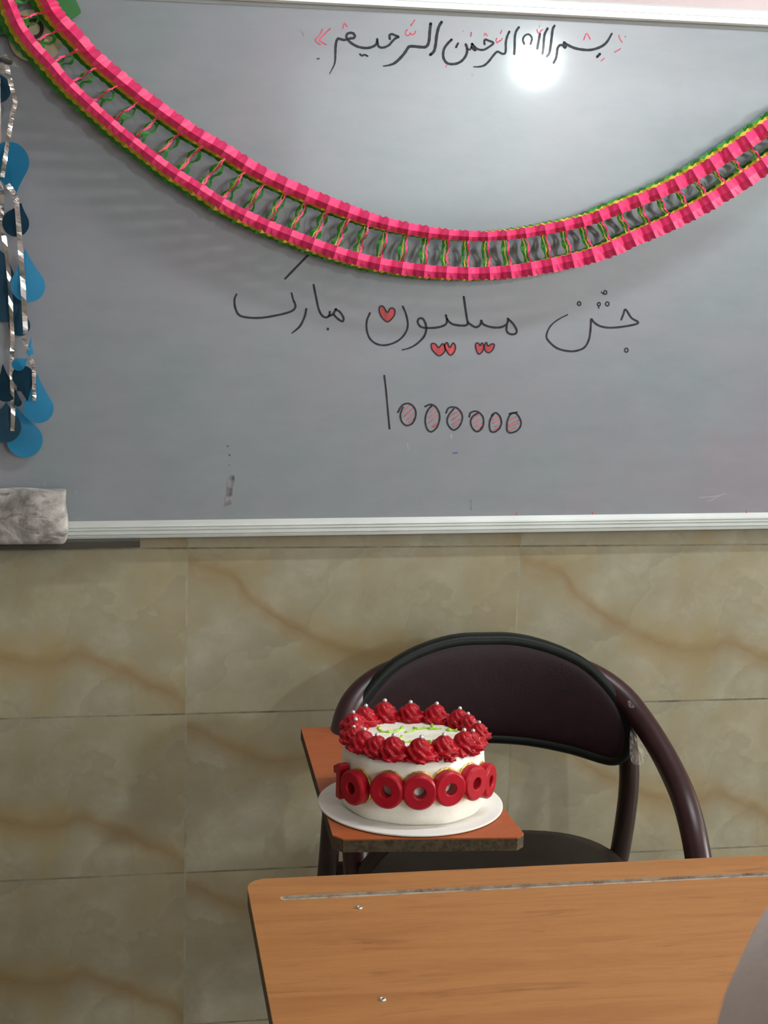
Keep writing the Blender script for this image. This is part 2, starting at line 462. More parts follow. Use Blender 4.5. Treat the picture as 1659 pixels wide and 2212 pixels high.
def spline(pts, n=6, closed=False):
    """Catmull-Rom through 2-D or 3-D points"""
    P = [Vector(p) for p in pts]
    if len(P) < 3 and not closed:
        return [P[0].lerp(P[1], i / n) for i in range(n + 1)]
    out = []
    m = len(P)
    for i in range(m if closed else m - 1):
        p0 = P[(i - 1) % m] if closed or i > 0 else P[0] * 2 - P[1]
        p1, p2 = P[i], P[(i + 1) % m]
        p3 = P[(i + 2) % m] if closed or i + 2 < m else P[-1] * 2 - P[-2]
        for k in range(n):
            t = k / n
            out.append(0.5 * ((2 * p1) + (p2 - p0) * t + (2 * p0 - 5 * p1 + 4 * p2 - p3) * t * t + (3 * p1 - p0 - 3 * p2 + p3) * t ** 3))
    if not closed: out.append(P[-1])
    return out

# ------------------------------------------------------------------ room shell
x0, x1, y0, z1 = ROOM['x0'], ROOM['x1'], ROOM['y0'], ROOM['z1']
b = MB(); b.box((x0 - .1, y0 - .1, -.1), (x1 + .2, 0.12, 0)); structure(b.build('floor', MT['floor']))
b = MB(); b.box((x0 - .1, y0 - .1, z1), (x1 + .2, 0.12, z1 + .1)); structure(b.build('ceiling', MT['white_paint']))
b = MB(); b.box((x0, 0, 0), (x1, .12, 1.23)); b.box((x0, 0.004, 1.23), (x1, .12, z1), 1)
structure(b.build('wall_front', [MT['tiles'], MT['pink_paint']]))
def side_wall(b, xa, xb):
    b.box((xa, y0, 0), (xb, 0.0, 1.0), 0)
b = MB(); b.box((x0 - .1, y0, 0), (x0, .12, 1.2)); b.box((x0 - .1, y0, 1.2), (x0, .12, z1), 1)
structure(b.build('wall_left', [MT['tiles'], MT['pink_paint']]))
b = MB(); b.box((x0 - .1, y0 - .1, 0), (x1 + .2, y0, 1.2)); b.box((x0 - .1, y0 - .1, 1.2), (x1 + .2, y0, ADDED_WIN[2]), 1); b.box((x0 - .1, y0 - .1, ADDED_WIN[3]), (x1 + .2, y0, z1), 1)
b.box((x0 - .1, y0 - .1, ADDED_WIN[2]), (ADDED_WIN[0], y0, ADDED_WIN[3]), 1); b.box((ADDED_WIN[1], y0 - .1, ADDED_WIN[2]), (x1 + .2, y0, ADDED_WIN[3]), 1)
structure(b.build('wall_back', [MT['tiles'], MT['pink_paint']]))
# wall with the side window
b = MB()
segs = [WIN1]
ys = y0
for w in segs:
    b.box((x1, ys, 0), (x1 + .2, w[0], z1), 1)
    b.box((x1, w[0], 0), (x1 + .2, w[1], w[2]), 1)
    b.box((x1, w[0], w[3]), (x1 + .2, w[1], z1), 1)
    ys = w[1]
b.box((x1, ys, 0), (x1 + .2, .12, z1), 1)
structure(b.build('wall_right', [MT['tiles'], MT['pink_paint']]))
for i, w in enumerate((WIN1,)):
    b = MB(); t = .05
    ya, yb, za, zb = w
    xx = (x1 + .07, x1 + .12)
    b.box((xx[0], ya, za), (xx[1], yb, za + t)); b.box((xx[0], ya, zb - t), (xx[1], yb, zb))
    b.box((xx[0], ya, za + t), (xx[1], ya + t, zb - t)); b.box((xx[0], yb - t, za + t), (xx[1], yb, zb - t))
    ym = (ya + yb) / 2
    b.box((xx[0] + .005, ym - .03, za + t), (xx[1] - .005, ym + .03, zb - t))
    structure(b.build('window_%d' % (i + 1), MT['win_frame'], bevel=.004))

b = MB(); t = .05; xa, xb, za, zb = ADDED_WIN; yy = (y0 - .075, y0 - .03)
b.box((xa, yy[0], za), (xb, yy[1], za + t)); b.box((xa, yy[0], zb - t), (xb, yy[1], zb))
for k in range(4):
    xm = xa + (xb - xa - t) * k / 3
    b.box((xm, yy[0] + .003, za + t), (xm + t, yy[1] - .003, zb - t))
structure(b.build('window_2', MT['win_frame'], bevel=.004))  # frame of the added, unseen window round the fill light

# ceiling tubes (out of the frame, they light the top of the board)
def batten(x, y, power, label):
    t = thing('ceiling_lamp', label, 'lamp', (x, y, z1), 'ceiling lamps')
    b = MB(); b.box((x - .62, y - .05, z1 - .045), (x + .62, y + .05, z1 - .001)); b.build('housing', MT['white_paint'], t, bevel=.006)
    b = MB(); b.tube([(x - .6, y, z1 - .065), (x + .6, y, z1 - .065)], .018, 12); b.build('tube', MT['lamp2'], t, smooth=True)
    return t
batten(1.25, -1.05, 0, 'white ceiling tube lamp above the whiteboard')
LC = area('ceiling_lamp_light', (1.25, -1.05, z1 - .10), (1.25, -0.7, 0), 1.2, 0.08, 28.0, (0.88, 0.95, 1.0))

# round lamp far down the classroom, mirrored in the board
def globe(loc, r):
    t = thing('pendant_lamp', 'lit round globe lamp hanging in the back of the room', 'lamp', loc)
    x, y, z = loc
    b = MB(); b.sphere(loc, r, 24, 16); b.build('globe', MT['lamp'], t, smooth=True)
    b = MB(); b.tube([(x, y, z + r), (x, y, z1)], .006, 8); b.build('cord', MT['cap'], t)
    b = MB(); b.lathe([(.03, z + r - .012), (.035, z + r + .03), (.012, z + r + .05)], 16, (x, y, 0)); b.build('cap', MT['cap'], t, smooth=True)
globe((1.975, -5.0, 2.405), 0.078)

# ------------------------------------------------------------------ whiteboard
YB = -0.018
SL = 0.0103
BX0, BX1 = -0.80, 1.72
def bz(x, z): return z + SL * x
ZB, ZT = 0.945, 1.8345
board = thing('whiteboard', 'large wall whiteboard in an aluminium frame with black and red writing', 'whiteboard', (0.4, 0, bz(0.4, ZB)))
b = MB()
def slab(b, xa, xb, za, zb, ya, yb, mi=0):
    b.add([(xa, ya, bz(xa, za)), (xb, ya, bz(xb, za)), (xb, yb, bz(xb, za)), (xa, yb, bz(xa, za)),
           (xa, ya, bz(xa, zb)), (xb, ya, bz(xb, zb)), (xb, yb, bz(xb, zb)), (xa, yb, bz(xa, zb))],
          [(0, 3, 2, 1), (4, 5, 6, 7), (0, 1, 5, 4), (1, 2, 6, 5), (2, 3, 7, 6), (3, 0, 4, 7)], mi)
slab(b, BX0 + .01, BX1 - .01, ZB + .012, ZT - .001, YB, -0.004)
b.build('writing_surface', MT['board'], board)
b = MB(); slab(b, BX0 + .01, BX1 - .01, ZT - .006, ZT, YB - .0012, -0.004); b.build('groove_shade', MT['gap'], board)  # grey strip painted for the shade in the groove under the top rail
def rail(name, prof, xa=BX0, xb=BX1):
    b = MB()
    b.rings([[(x, y, bz(x, z)) for y, z in prof] for x in (xa, xb)], True, True, True)
    return b.build(name, MT['alu'], board)
# bottom rail: sloping lip on top, ribbed face below it
rail('bottom_rail', [(-.003, ZB), (-.0265, ZB), (-.0272, ZB + .004), (-.0240, ZB + .0052), (-.0268, ZB + .0066), (-.0268, ZB + .0115), (-.0240, ZB + .0125),
                     (-.0264, ZB + .0138), (-.0264, ZB + .0168), (-.0236, ZB + .0178), (-.0258, ZB + .0192), (-.0256, ZB + .0225), (-.0185, ZB + .0290), (-.003, ZB + .0290)])
rail('top_rail', [(-.003, ZT), (-.026, ZT), (-.0285, ZT + .003), (-.0285, ZT + .012), (-.0278, ZT + .0125), (-.0285, ZT + .013), (-.0285, ZT + .024), (-.026, ZT + .0275), (-.003, ZT + .0275)])
for xa, nm in ((BX0, 0), (BX1 - .028, 1)):
    b = MB(); slab(b, xa, xa + .028, ZB + .0292, ZT - .0002, -.0275, -.003); b.build('side_rail', MT['alu'], board, bevel=.002)
# short marker ledge under the rail
xe = onY(318, 1156, -.03).x
b = MB()
b.rings([[(x, y, bz(x, z)) for y, z in [(-.003, ZB - .0005), (-.036, ZB - .0005), (-.038, ZB - .003), (-.0375, ZB - .0145), (-.035, ZB - .0145), (-.035, ZB - .004), (-.003, ZB - .004)]] for x in (BX0 + .05, xe - .012)] , True)
b.build('marker_ledge', MT['alu_dark'], board)['label'] = 'short dark ledge under the bottom rail'

# --- writing: strokes recorded on the photograph's board and laid on the enamel
CR = dict(A=(670, 30, 5.7207), B=(940, 30, 6.9125), C=(1130, 30, 6.636), D=(480, 560, 3.456), E=(900, 580, 3.190), N=(820, 800, 5.184), P=(0, 0, 1))
def bp(px, py, lift=0.0003): return onY(px, py, YB - lift)
def stroke(b, pts, w, crop='P', n=5, closed=False, taper=(1, 1), lift=0.0003, jit=0.06):
    ox, oy, s = CR[crop]
    q = spline([(ox + x / s, oy + y / s) for x, y in pts], n, closed)
    if closed: q.append(q[0])
    Wd = []
    for i in range(len(q)):
        t = i / (len(q) - 1)
        k = 1.0 + jit * math.sin(i * 1.3 + q[0].x)
        if t < .12: k *= taper[0] + (1 - taper[0]) * t / .12
        if t > .8: k *= taper[1] + (1 - taper[1]) * (1 - t) / .2
        Wd.append(w * k)
    vs_ = []; fs = []
    for i, p in enumerate(q):
        t = (q[min(i + 1, len(q) - 1)] - q[max(i - 1, 0)])
        if t.length < 1e-6: t = Vector((1, 0))
        t.normalize(); nn = Vector((-t.y, t.x)) * Wd[i] / 2
        vs_ += [bp(*(p + nn), lift), bp(*(p - nn), lift)]
        if i: fs.append((2 * i - 2, 2 * i - 1, 2 * i + 1, 2 * i))
    b.add(vs_, fs)
    if not closed:                                   # round nib ends
        for p, r in ((q[0], Wd[0] / 2), (q[-1], Wd[-1] / 2)):
            b.add([bp(p.x + r * math.cos(2 * PI * k / 8), p.y + r * math.sin(2 * PI * k / 8), lift) for k in range(8)], [tuple(range(8))])
def blob(b, x, y, r, crop='P', sx=1.0, lift=0.0003):
    ox, oy, s = CR[crop]
    b.add([bp(ox + x / s + r * sx * math.cos(2 * PI * k / 10), oy + y / s + r * math.sin(2 * PI * k / 10), lift) for k in range(10)], [tuple(range(10))])
def part(b, name, mat, label=None):
    o = b.build(name, mat, board)
    if label: o['label'] = label
    return o
b = MB()
W1 = 6.4
stroke(b, [(1625,100),(1590,160),(1565,260),(1552,370),(1535,450),(1510,485),(1485,505)], W1, 'A')
stroke(b, [(1490,120),(1478,220),(1472,310),(1455,380),(1420,410),(1350,408),(1260,400),(1215,412),(1170,480),(1110,550),(1040,610),(970,635),(905,645)], W1, 'A', taper=(1, .4))
stroke(b, [(985,310),(982,265),(1010,250),(1060,270),(1092,285),(1050,305),(1010,345),(975,385),(920,412),(870,415),(843,395),(832,350),(828,312)], 5.2, 'A')
stroke(b, [(830,340),(812,380),(760,410),(690,422),(600,408),(530,375),(480,335),(450,290),(455,252),(490,235),(530,240),(552,270),(540,297),(500,303),(460,312),(420,322),(375,312),(345,305),(325,340),(315,400),(312,480),(310,560),(300,620),(270,685),(240,740)], 5.6, 'A', taper=(1, .35))
stroke(b, [(615,497),(640,517),(670,505),(710,522)], 4.2, 'A')
stroke(b, [(85,555),(112,553)], 2.6, 'A')
stroke(b, [(245,385),(190,440),(140,510),(120,590),(130,670),(180,735),(260,750),(340,735),(410,690),(460,620),(477,560),(475,500),(457,455)], 5.6, 'B')
stroke(b, [(478,520),(500,532),(530,525),(545,480),(552,440),(580,495),(605,545),(575,535),(545,500)], 4.2, 'B')
stroke(b, [(556,450),(590,490),(640,528),(720,537),(790,502),(872,436),(800,400),(748,383),(733,420),(740,455)], 4.8, 'B')
stroke(b, [(342,440),(312,498)], 4.6, 'B')
stroke(b, [(1108,265),(1075,340),(1055,430),(1055,540),(1040,590),(1000,595),(930,565),(870,620),(800,710),(730,770),(650,790),(575,790)], 5.0, 'B', taper=(1, .5))
stroke(b, [(1250,200),(1210,260),(1190,350),(1187,500),(1180,600)], 5.2, 'B')
stroke(b, [(1425,450),(1445,370),(1420,320),(1380,305),(1330,335),(1310,390),(1330,450)], 4.4, 'B')
stroke(b, [(1565,300),(1550,380),(1525,520)], 5.4, 'B')
stroke(b, [(450,170),(425,220),(410,330),(395,450),(375,560),(340,610)], 5.6, 'C')
stroke(b, [(350,210),(310,290),(297,380),(290,480),(278,570)], 5.4, 'C')
stroke(b, [(438,700),(470,635),(485,560),(495,490),(530,448),(575,447),(590,405),(615,450),(600,487),(575,458)], 5.2, 'C')
stroke(b, [(592,408),(650,450),(740,490),(850,512),(960,517),(1070,490),(1150,450),(1210,390),(1272,283)], 5.8, 'C', taper=(.6, .7))
stroke(b, [(1100,575),(1062,615)], 5.8, 'C')
part(b, 'heading_lettering', MT['ink_black'], 'black handwritten line along the top of the board')
b = MB()
for crop, w, lists in (('A', 2.8, [[(405,175),(422,118),(460,155)],[(150,195),(115,265),(65,315),(75,345),(125,382)],[(245,183),(180,250),(118,315),(135,345),(200,380)],
                                   [(1200,195),(1178,230),(1190,265),(1225,262),(1240,235),(1255,258),(1290,245),(1302,215)],[(1292,78),(1245,143)]]),
                       ('B', 2.6, [[(540,275),(535,335)],[(732,325),(748,290),(780,325)],[(920,365),(910,400),(930,430),(960,400),(975,405),(1002,368)],[(995,245),(978,290)],
                                   [(1520,235),(1530,275),(1560,285),(1575,258),(1605,235)],[(172,768),(165,790)]]),
                       ('C', 2.6, [[(870,372),(912,280),(962,360)],[(1372,305),(1390,360),(1420,405)],[(1315,550),(1395,500)],[(1120,672),(1165,640)]])):
    for l in lists:
        b = MB(); stroke(b, l, w, crop, n=4); part(b, 'vowel_mark', MT['ink_red'])
b = MB()
for l, crop in (([(650,62),(656,75)], 'P'), ([(480,770),(470,780)], 'C'), ([(1466,320),(1468,335)], 'C'), ([(550,905),(556,915)], 'B'), ([(418,255),(426,262)], 'B'), ([(1560,172),(1558,205)], 'B')):
    b = MB(); stroke(b, l, 2.2, crop, n=2); part(b, 'stray_mark', MT['ink_faint'])
for w, l in ((1.6, [(640,64),(652,68),(656,78)]), (1.4, [(1510,1075),(1545,1072),(1568,1066)]), (1.2, [(1556,1071),(1530,1083)]), (3.0, [(974,940),(975,947)]), (1.5, [(1250,655),(1251,657)]), (1.2, [(880,958),(882,972)]), (2, [(163,1062),(166,1066)]), (1.2, [(96,1040),(97,1052)])):
    b = MB(); stroke(b, l, w); part(b, 'stray_mark', MT['ink_faint'])
# greeting
b = MB(); W2 = 4.7
stroke(b, [(700,-88),(640,-30),(560,52),(470,145)], W2, 'D')
stroke(b, [(107,262),(92,300),(97,360),(125,415),(190,435),(290,437),(400,420),(500,395),(540,370),(546,340),(530,300),(518,252)], W2, 'D', taper=(.8, .8))
stroke(b, [(628,372),(615,430),(580,500),(520,553)], W2, 'D', taper=(1, .5))
stroke(b, [(682,190),(700,280),(720,370),(742,415),(772,435),(800,420),(803,392)], W2, 'D')
stroke(b, [(795,424),(825,412),(850,372)], W2, 'D'); stroke(b, [(845,375),(880,395),(906,440),(896,464),(860,442),(832,412)], W2, 'D')
blob(b, 789, 521, 3.4, 'D', .85)
stroke(b, [(1103,402),(1080,460),(1080,530),(1105,595),(1160,635),(1230,640),(1310,610),(1365,555),(1386,490),(1372,410),(1348,352)], 4.2, 'D')
stroke(b, [(622,385),(580,405),(520,405),(462,386),(445,358),(440,385),(410,405),(375,388),(352,365),(340,300),(325,195)], W2, 'E')
stroke(b, [(628,345),(668,385),(690,430),(675,452),(640,450),(620,428),(622,388),(632,352)], W2, 'E')
stroke(b, [(352,370),(345,390),(300,393),(245,382),(212,352),(202,322)], W2, 'E')
stroke(b, [(212,350),(200,385),(150,405),(80,410),(30,402),(8,372),(15,347),(40,345),(60,375),(66,420),(50,470),(0,520),(-50,548),(-99,561)], W2, 'E', taper=(1, .6))
stroke(b, [(1410,352),(1425,315),(1440,282),(1480,340),(1528,375),(1440,398),(1330,408),(1260,395),(1220,368),(1203,348),(1200,400),(1190,480),(1160,540),(1110,565),(1050,570),(970,550),(910,500),(895,460),(920,400),(970,355),(1040,318)], 4.4, 'E', taper=(1, .6))
for x, y, r in ((1120,242,3.6),(1256,246,3.2),(1314,244,3.8),(1300,165,3.4),(1445,563,3.8)):
    stroke(b, [(x + r * 3.19 * math.cos(a), y + r * 3.19 * math.sin(a) * (1.15)) for a in [2 * PI * k / 6 for k in range(6)]], 3.0, 'E', n=3, closed=True)
stroke(b, [(1272,163),(1290,178)], 2.6, 'E'); stroke(b, [(1252,255),(1256,275)], 2.6, 'E')
part(b, 'greeting_lettering', MT['ink_black_thin'], 'large black handwritten greeting across the middle of the board')
HE = [('D', [(1232,398),(1207,357),(1182,350),(1172,380),(1190,430),(1232,468),(1275,435),(1291,395),(1280,368),(1255,367)]),
      ('E', [(152,545),(130,520),(102,520),(106,555),(130,585),(157,602),(192,575),(195,540),(178,518)]),
      ('E', [(228,545),(212,511),(194,525),(200,555),(232,598),(262,570),(267,532),(250,514)]),
      ('E', [(438,532),(425,514),(407,520),(410,555),(428,590),(455,570),(462,532),(450,512)]),
      ('E', [(492,535),(481,508),(468,530),(470,560),(495,581),(525,560),(536,525),(515,520)])]
for crop, pts in HE:
    ox, oy, s = CR[crop]
    q = spline([(ox + x / s, oy + y / s) for x, y in pts], 4, True)
    c = sum(q, Vector((0, 0))) / len(q)
    b = MB(); b.add([bp(*p, .0003) for p in q] + [bp(*c, .0003)], [(i, (i + 1) % len(q), len(q)) for i in range(len(q))])
    h = part(b, 'heart_drawing', MT['ink_heart'], 'red heart outlined in black marker')
    b = MB(); stroke(b, pts, 3.0 if crop == 'D' else 2.9, crop, 4, True, lift=.0006)
    b.build('heart_outline', MT['ink_black_thin'], h)
# numerals
ZE = [([(205,470),(250,395),(315,370),(370,395),(403,450),(403,520),(370,590),(310,618),(260,590),(235,530),(240,470),(262,412)], [((335,395),(250,470)),((372,425),(268,522)),((390,480),(300,560)),((378,545),(325,588))]),
      ([(510,405),(570,382),(625,405),(665,470),(672,550),(640,640),(580,688),(535,660),(512,580),(520,500),(545,440),(585,398)], [((615,415),(555,472)),((648,455),(555,528)),((645,510),(552,590)),((645,590),(585,632)),((650,600),(605,635))]),
      ([(745,475),(770,425),(820,410),(880,430),(922,490),(925,555),(890,630),(830,668),(780,630),(757,570),(775,500),(832,430)], [((875,460),(785,520)),((915,480),(812,555)),((900,550),(812,608)),((875,600),(822,635))]),
      ([(1005,520),(1020,475),(1075,457),(1125,480),(1160,530),(1162,610),(1130,668),(1085,685),(1040,645),(1020,580),(1040,520),(1100,478)], [((1120,490),(1040,545)),((1140,545),(1058,598)),((1145,595),(1070,632)),((1140,640),(1100,670)),((1145,625),(1115,668))]),
      ([(1255,505),(1300,475),(1345,512),(1365,580),(1345,645),(1290,690),(1245,680),(1230,620),(1240,550),(1278,488)], [((1325,515),(1262,558)),((1345,550),(1270,592)),((1352,605),(1288,638)),((1325,648),(1270,672))]),
      ([(1540,468),(1450,490),(1500,475),(1540,492),(1580,560),(1580,620),(1540,675),(1470,700),(1432,680),(1425,610),(1440,540),(1468,490)], [((1525,520),(1450,560)),((1560,558),(1440,615)),((1555,595),(1445,635)),((1525,640),(1455,678))])]
b = MB(); stroke(b, [(53,60),(72,220),(95,480),(112,652)], 4.0, 'N'); part(b, 'numeral_one', MT['ink_black_thin'])
for out, hat in ZE:
    b = MB(); stroke(b, out, 3.6, 'N', lift=.0005); z = part(b, 'numeral_zero', MT['ink_black_thin'])
    b = MB()
    for p, q in hat: stroke(b, [p, q], 2.3, 'N', 3, lift=.0003)
    b.build('red_hatching', MT['ink_hatch'], z)
b = MB()
q = [(497,1025),(506,1027),(507,1040),(503,1052),(502,1066),(501,1088),(493,1092),(484,1094),(487,1078),(490,1060),(491,1042)]
b.add([bp(*p) for p in q], [tuple(range(len(q)))])
part(b, 'ink_smudge', MT['smudge'])
for x, y, r in ((492,964,2.2),(496,983,2.6),(495,1005,2.4)):
    b = MB(); blob(b, x, y, r); part(b, 'ink_dot', MT['smudge'])
b = MB(); stroke(b, [(1018,1081),(1018,1101)], 2.6); part(b, 'ink_tick', MT['smudge'])
b = MB(); stroke(b, [(979,979),(987,978)], 3.2); part(b, 'blue_tick', MT['ink_blue'])
for x, y in ((1116,1108),(1280,1106),(1612,1103)):
    b = MB(); stroke(b, [(x, y),(x, y + 5)], 2.0, lift=.0095); part(b, 'red_tick', MT['ink_heart'])

# ------------------------------------------------------------------ cloth eraser on the ledge
E_y0, E_y1 = -.030, -.072
pbr = onY(136, 1157, E_y1); ptr = onY(149, 1062, E_y1)
ztop, zbot = ptr.z, ZB + SL * -.3 + .0005
er = thing('board_eraser', 'grubby grey cloth covered board eraser standing on the ledge', 'eraser', (-.27, -.057, zbot))
b = MB()
xa, xb = onY(-70, 1100, E_y1).x, onY(143, 1100, E_y1).x
nx, nz, ny = 14, 9, 6
def ers(u, v, w):                                     # slightly pillowed, wrinkled block
    x = xa + (xb - xa) * u; z = zbot + (ztop - zbot) * v; y = E_y1 + (E_y0 - .002 - E_y1) * w
    k = 1 - abs(2 * v - 1) ** 4; kk = 1 - abs(2 * u - 1) ** 6
    y -= .006 * k * kk * (1 - w)
    x += (.004 * math.sin(v * 5 + .6) + .003 * v - .005 * (1 - v) ** 3) * (u ** 6)
    z -= .003 * math.sin(u * 9) * v * .4
    return (x, y, z)
grid = {}
def gv(i, j, k):
    if (i, j, k) not in grid:
        grid[(i, j, k)] = len(b.v); b.v.append(Vector(ers(i / nx, j / nz, k / ny)))
    return grid[(i, j, k)]
for i in range(nx):
    for j in range(nz):
        for k, in ((0,), (ny,)): b.f.append((gv(i, j, k), gv(i + 1, j, k), gv(i + 1, j + 1, k), gv(i, j + 1, k)))
for i in range(nx):
    for k in range(ny):
        for j in (0, nz): b.f.append((gv(i, j, k), gv(i + 1, j, k), gv(i + 1, j, k + 1), gv(i, j, k + 1)))
for j in range(nz):
    for k in range(ny):
        for i in (0, nx): b.f.append((gv(i, j, k), gv(i, j + 1, k), gv(i, j + 1, k + 1), gv(i, j, k + 1)))
b.mi = [0] * len(b.f)
b.build('cloth_cover', MT['eraser'], er, smooth=True, bevel=.006, seg=3, angle=.9)
b = MB(); b.box((xa + .004, E_y0 - .0018, zbot + .002), (xb - .006, E_y0 + .0005, ztop - .004)); b.build('backing', MT['foam_brown'], er)

# ------------------------------------------------------------------ paper garland
LIN = [(-20,-130),(5,-60),(31,0),(52,48),(80,88),(119,130),(157,174),(239,250),(282,287),(329,324),(376,359),(427,391),(506,440),(597,482),(715,527),(809,554),(906,570),(979,576),(1045,577),(1124,570),(1223,551),(1298,530),(1366,500),(1449,463),(1532,418),(1615,364),(1700,303),(1790,228)]
path = spline(LIN, 24)
cum = [0.0]
for i in range(1, len(path)): cum.append(cum[-1] + (path[i] - path[i - 1]).length)
TOT = cum[-1]
def at_arc(a):
    a = min(max(a, 0), TOT - 1e-4)
    lo = 0; hi = len(cum) - 1
    while hi - lo > 1:
        m = (lo + hi) // 2
        if cum[m] <= a: lo = m
        else: hi = m
    t = (a - cum[lo]) / (cum[hi] - cum[lo])
    p = path[lo].lerp(path[hi], t)
    i0, i1 = max(lo - 10, 0), min(hi + 10, len(path) - 1)
    tg = (path[i1] - path[i0]).normalized()
    return p, Vector((tg.y, -tg.x))                   # point, normal pointing up in the picture
def lerp_tab(tab, x):
    for (xa_, ya_), (xb_, yb_) in zip(tab, tab[1:]):
        if x <= xb_: return ya_ + (yb_ - ya_) * max(0, (x - xa_)) / (xb_ - xa_)
    return tab[-1][1]
GAP = [(0, 50), (155, 54), (300, 66), (450, 73), (620, 68), (860, 60), (1080, 56), (1270, 50), (1490, 38), (1640, 32), (1800, 26)]
PER = [(0, 60), (300, 60), (700, 50), (1100, 44.5), (1800, 48)]
folds = [0.0]
while folds[-1] < TOT - 70: folds.append(folds[-1] + lerp_tab(PER, at_arc(folds[-1])[0].x))
gar = thing('paper_garland', 'pink, yellow and green paper ladder garland hung in an arc across the whiteboard', 'garland', onY(1045, 577, -.06))
def gpt(a, off, Y, sh):
    p, n = at_arc(a)
    q = p + n * off
    return onY(q.x + sh[0], q.y + sh[1], Y)
def rail_strip(b, Yc, sh, which, rows, amp, seed):
    r = random.Random(seed)
    sub = 6
    ev = []
    for i in range(len(folds) - 1):
        for k in range(sub): ev.append((folds[i] + (folds[i + 1] - folds[i]) * k / sub, k, i))
    prev = None
    for a, k, i in ev:
        px = at_arc(a)[0].x
        g = lerp_tab(GAP, px)
        zig = amp * (1 - 2 * abs((k / sub) * 2 - 1)) + amp * .09 * (1 if k % 2 else -1)
        ring = []
        for off, dy, ragged in rows(px):
            o_ = off + (g if which == 'U' else 0)
            o_ += ragged * (1.6 * (1 if k % 2 else -1) + r.uniform(-.9, .9))
            ring.append(gpt(a, o_, Yc + zig + dy, sh))
        o0 = len(b.v); b.v += ring
        if prev is not None:
            for j in range(len(ring) - 1):
                b.f.append((prev + j, o0 + j, o0 + j + 1, prev + j + 1)); b.mi.append(0)
        prev = o0
def rows_lower(px):
    w = lerp_tab([(0, 27), (300, 24), (700, 28), (1050, 27), (1300, 32), (1650, 36)], px)
    return [(0, .003, .5), (-w * .5, -.003, 0), (-w, .003, 1)]
def rows_upper(px):
    w = lerp_tab([(0, 33), (300, 30), (700, 30), (1050, 20), (1300, 24), (1650, 32)], px)
    return [(0, .004, .5), (w * .42, -.004, 0), (w, .005, 1)]
def rungs(b, Yc, sh, wid, jag, phase, double=False, hide=None):
    for i in range(len(folds) - 1):
        a = folds[i] + (folds[i + 1] - folds[i]) * phase
        px = at_arc(a)[0].x
        g = lerp_tab(GAP, px)
        per = folds[i + 1] - folds[i]
        skew = lerp_tab([(0, .24), (450, .20), (700, .12), (900, .02), (1200, 0), (1650, -.05)], px) * per
        for sg in ((-1, 1) if double else (1,)):
            pts = []
            m = 9
            for k in range(m + 1):
                t = k / m
                if double:
                    amp = lerp_tab([(0, 11), (500, 11), (800, 8), (1000, 5.5), (1650, 3)], px)
                    x = sg * amp * math.sin(PI * t * 2 if px < 820 else PI * t) * (1 if t < .5 else -1 if px < 820 else 1)
                else:
                    x = jag * (math.sin(t * 9 + i * 1.7) * .6 + (1 if (k % 2) else -1) * .25)
                pts.append((t, x))
            pv = None
            for t, x in pts:
                w_ = wid * (1.0 + .35 * math.sin(t * 11 + i)) * (1.6 if t < .06 or t > .94 else 1)
                aa = a + x + skew * t
                y_ = Yc + (.006 * math.sin(t * PI * 2 + i))
                o0 = len(b.v)
                b.v += [gpt(aa - w_ / 2, g * t, y_, sh), gpt(aa + w_ / 2, g * t, y_, sh)]
                if pv is not None: b.f.append((pv, pv + 1, o0 + 1, o0)); b.mi.append(0)
                pv = o0
YG = -.088
b = MB(); rail_strip(b, YG, (0, 0), 'L', rows_lower, .0055, 1); rail_strip(b, YG, (0, 0), 'U', rows_upper, .0065, 2); rungs(b, YG, (0, 0), 3.8, 3.2, 0.0)
b.build('pink_layer', MT['p_pink'], gar, solid=.0004)
b = MB(); rail_strip(b, YG + .022, (-11, 1), 'L', rows_lower, .005, 3); rail_strip(b, YG + .022, (-11, 0), 'U', rows_upper, .005, 4); rungs(b, YG + .024, (-11, 1), 2.0, 2.5, 0.08)
b.build('yellow_layer', MT['p_yellow'], gar, solid=.0004)
b = MB(); rail_strip(b, YG + .042, (-23, 2), 'L', rows_lower, .005, 5); rail_strip(b, YG + .042, (-23, 0), 'U', rows_upper, .005, 6); rungs(b, YG + .040, (-23, 1), 6.8, 2.0, 0.34, True)
b.build('green_layer', MT['p_green'], gar, solid=.0004)
for a_ in (folds[0] + 16, folds[-2]):
    q_, n_ = at_arc(a_); q_ = q_ + n_ * 12
    p = onY(q_.x, q_.y, -.02 if a_ > 400 else -.004); b = MB(); b.tube([p, Vector((p.x, -.104, p.z))], .0025, 8); b.sphere((p.x, -.104, p.z), .005, 10, 6); b.build('hanging_pin', MT['zinc'], gar, smooth=True)

# ------------------------------------------------------------------ foam cut-out behind the garland
fc = thing('foam_cutout', 'green and cream craft foam cut-out stuck on the board behind the garland end', 'decoration', onY(75, 85, -.030))
def px_prism(pts, Y, th, n=5):
    b = MB(); q = [onY(p.x, p.y, Y) for p in spline(pts, n, True)]
    b.prism(q, (0, -th, 0)); return b
px_prism([(18,80),(22,45),(55,22),(100,30),(128,60),(134,95),(112,128),(66,134),(32,116)], -.0292, .003).build('cream_disc', MT['foam_cream'], fc)
px_prism([(60,-30),(100,-60),(150,-50),(162,-5),(174,22),(172,30),(152,40),(140,30),(115,10),(85,-5)], -.0292, .004).build('green_flap', MT['foam_green'], fc)
px_prism([(-40,20),(-10,10),(10,30),(18,62),(8,74),(-20,78),(-45,60)], -.0292, .004).build('green_flap', MT['foam_green'], fc)
b = MB()
ro = [(55 + .0, 0)]
ring = []
for k in range(29):
    a = PI * 0.92 + 2 * PI * k / 28 * 0.80
    ring.append((a, k))
vs2 = []; 
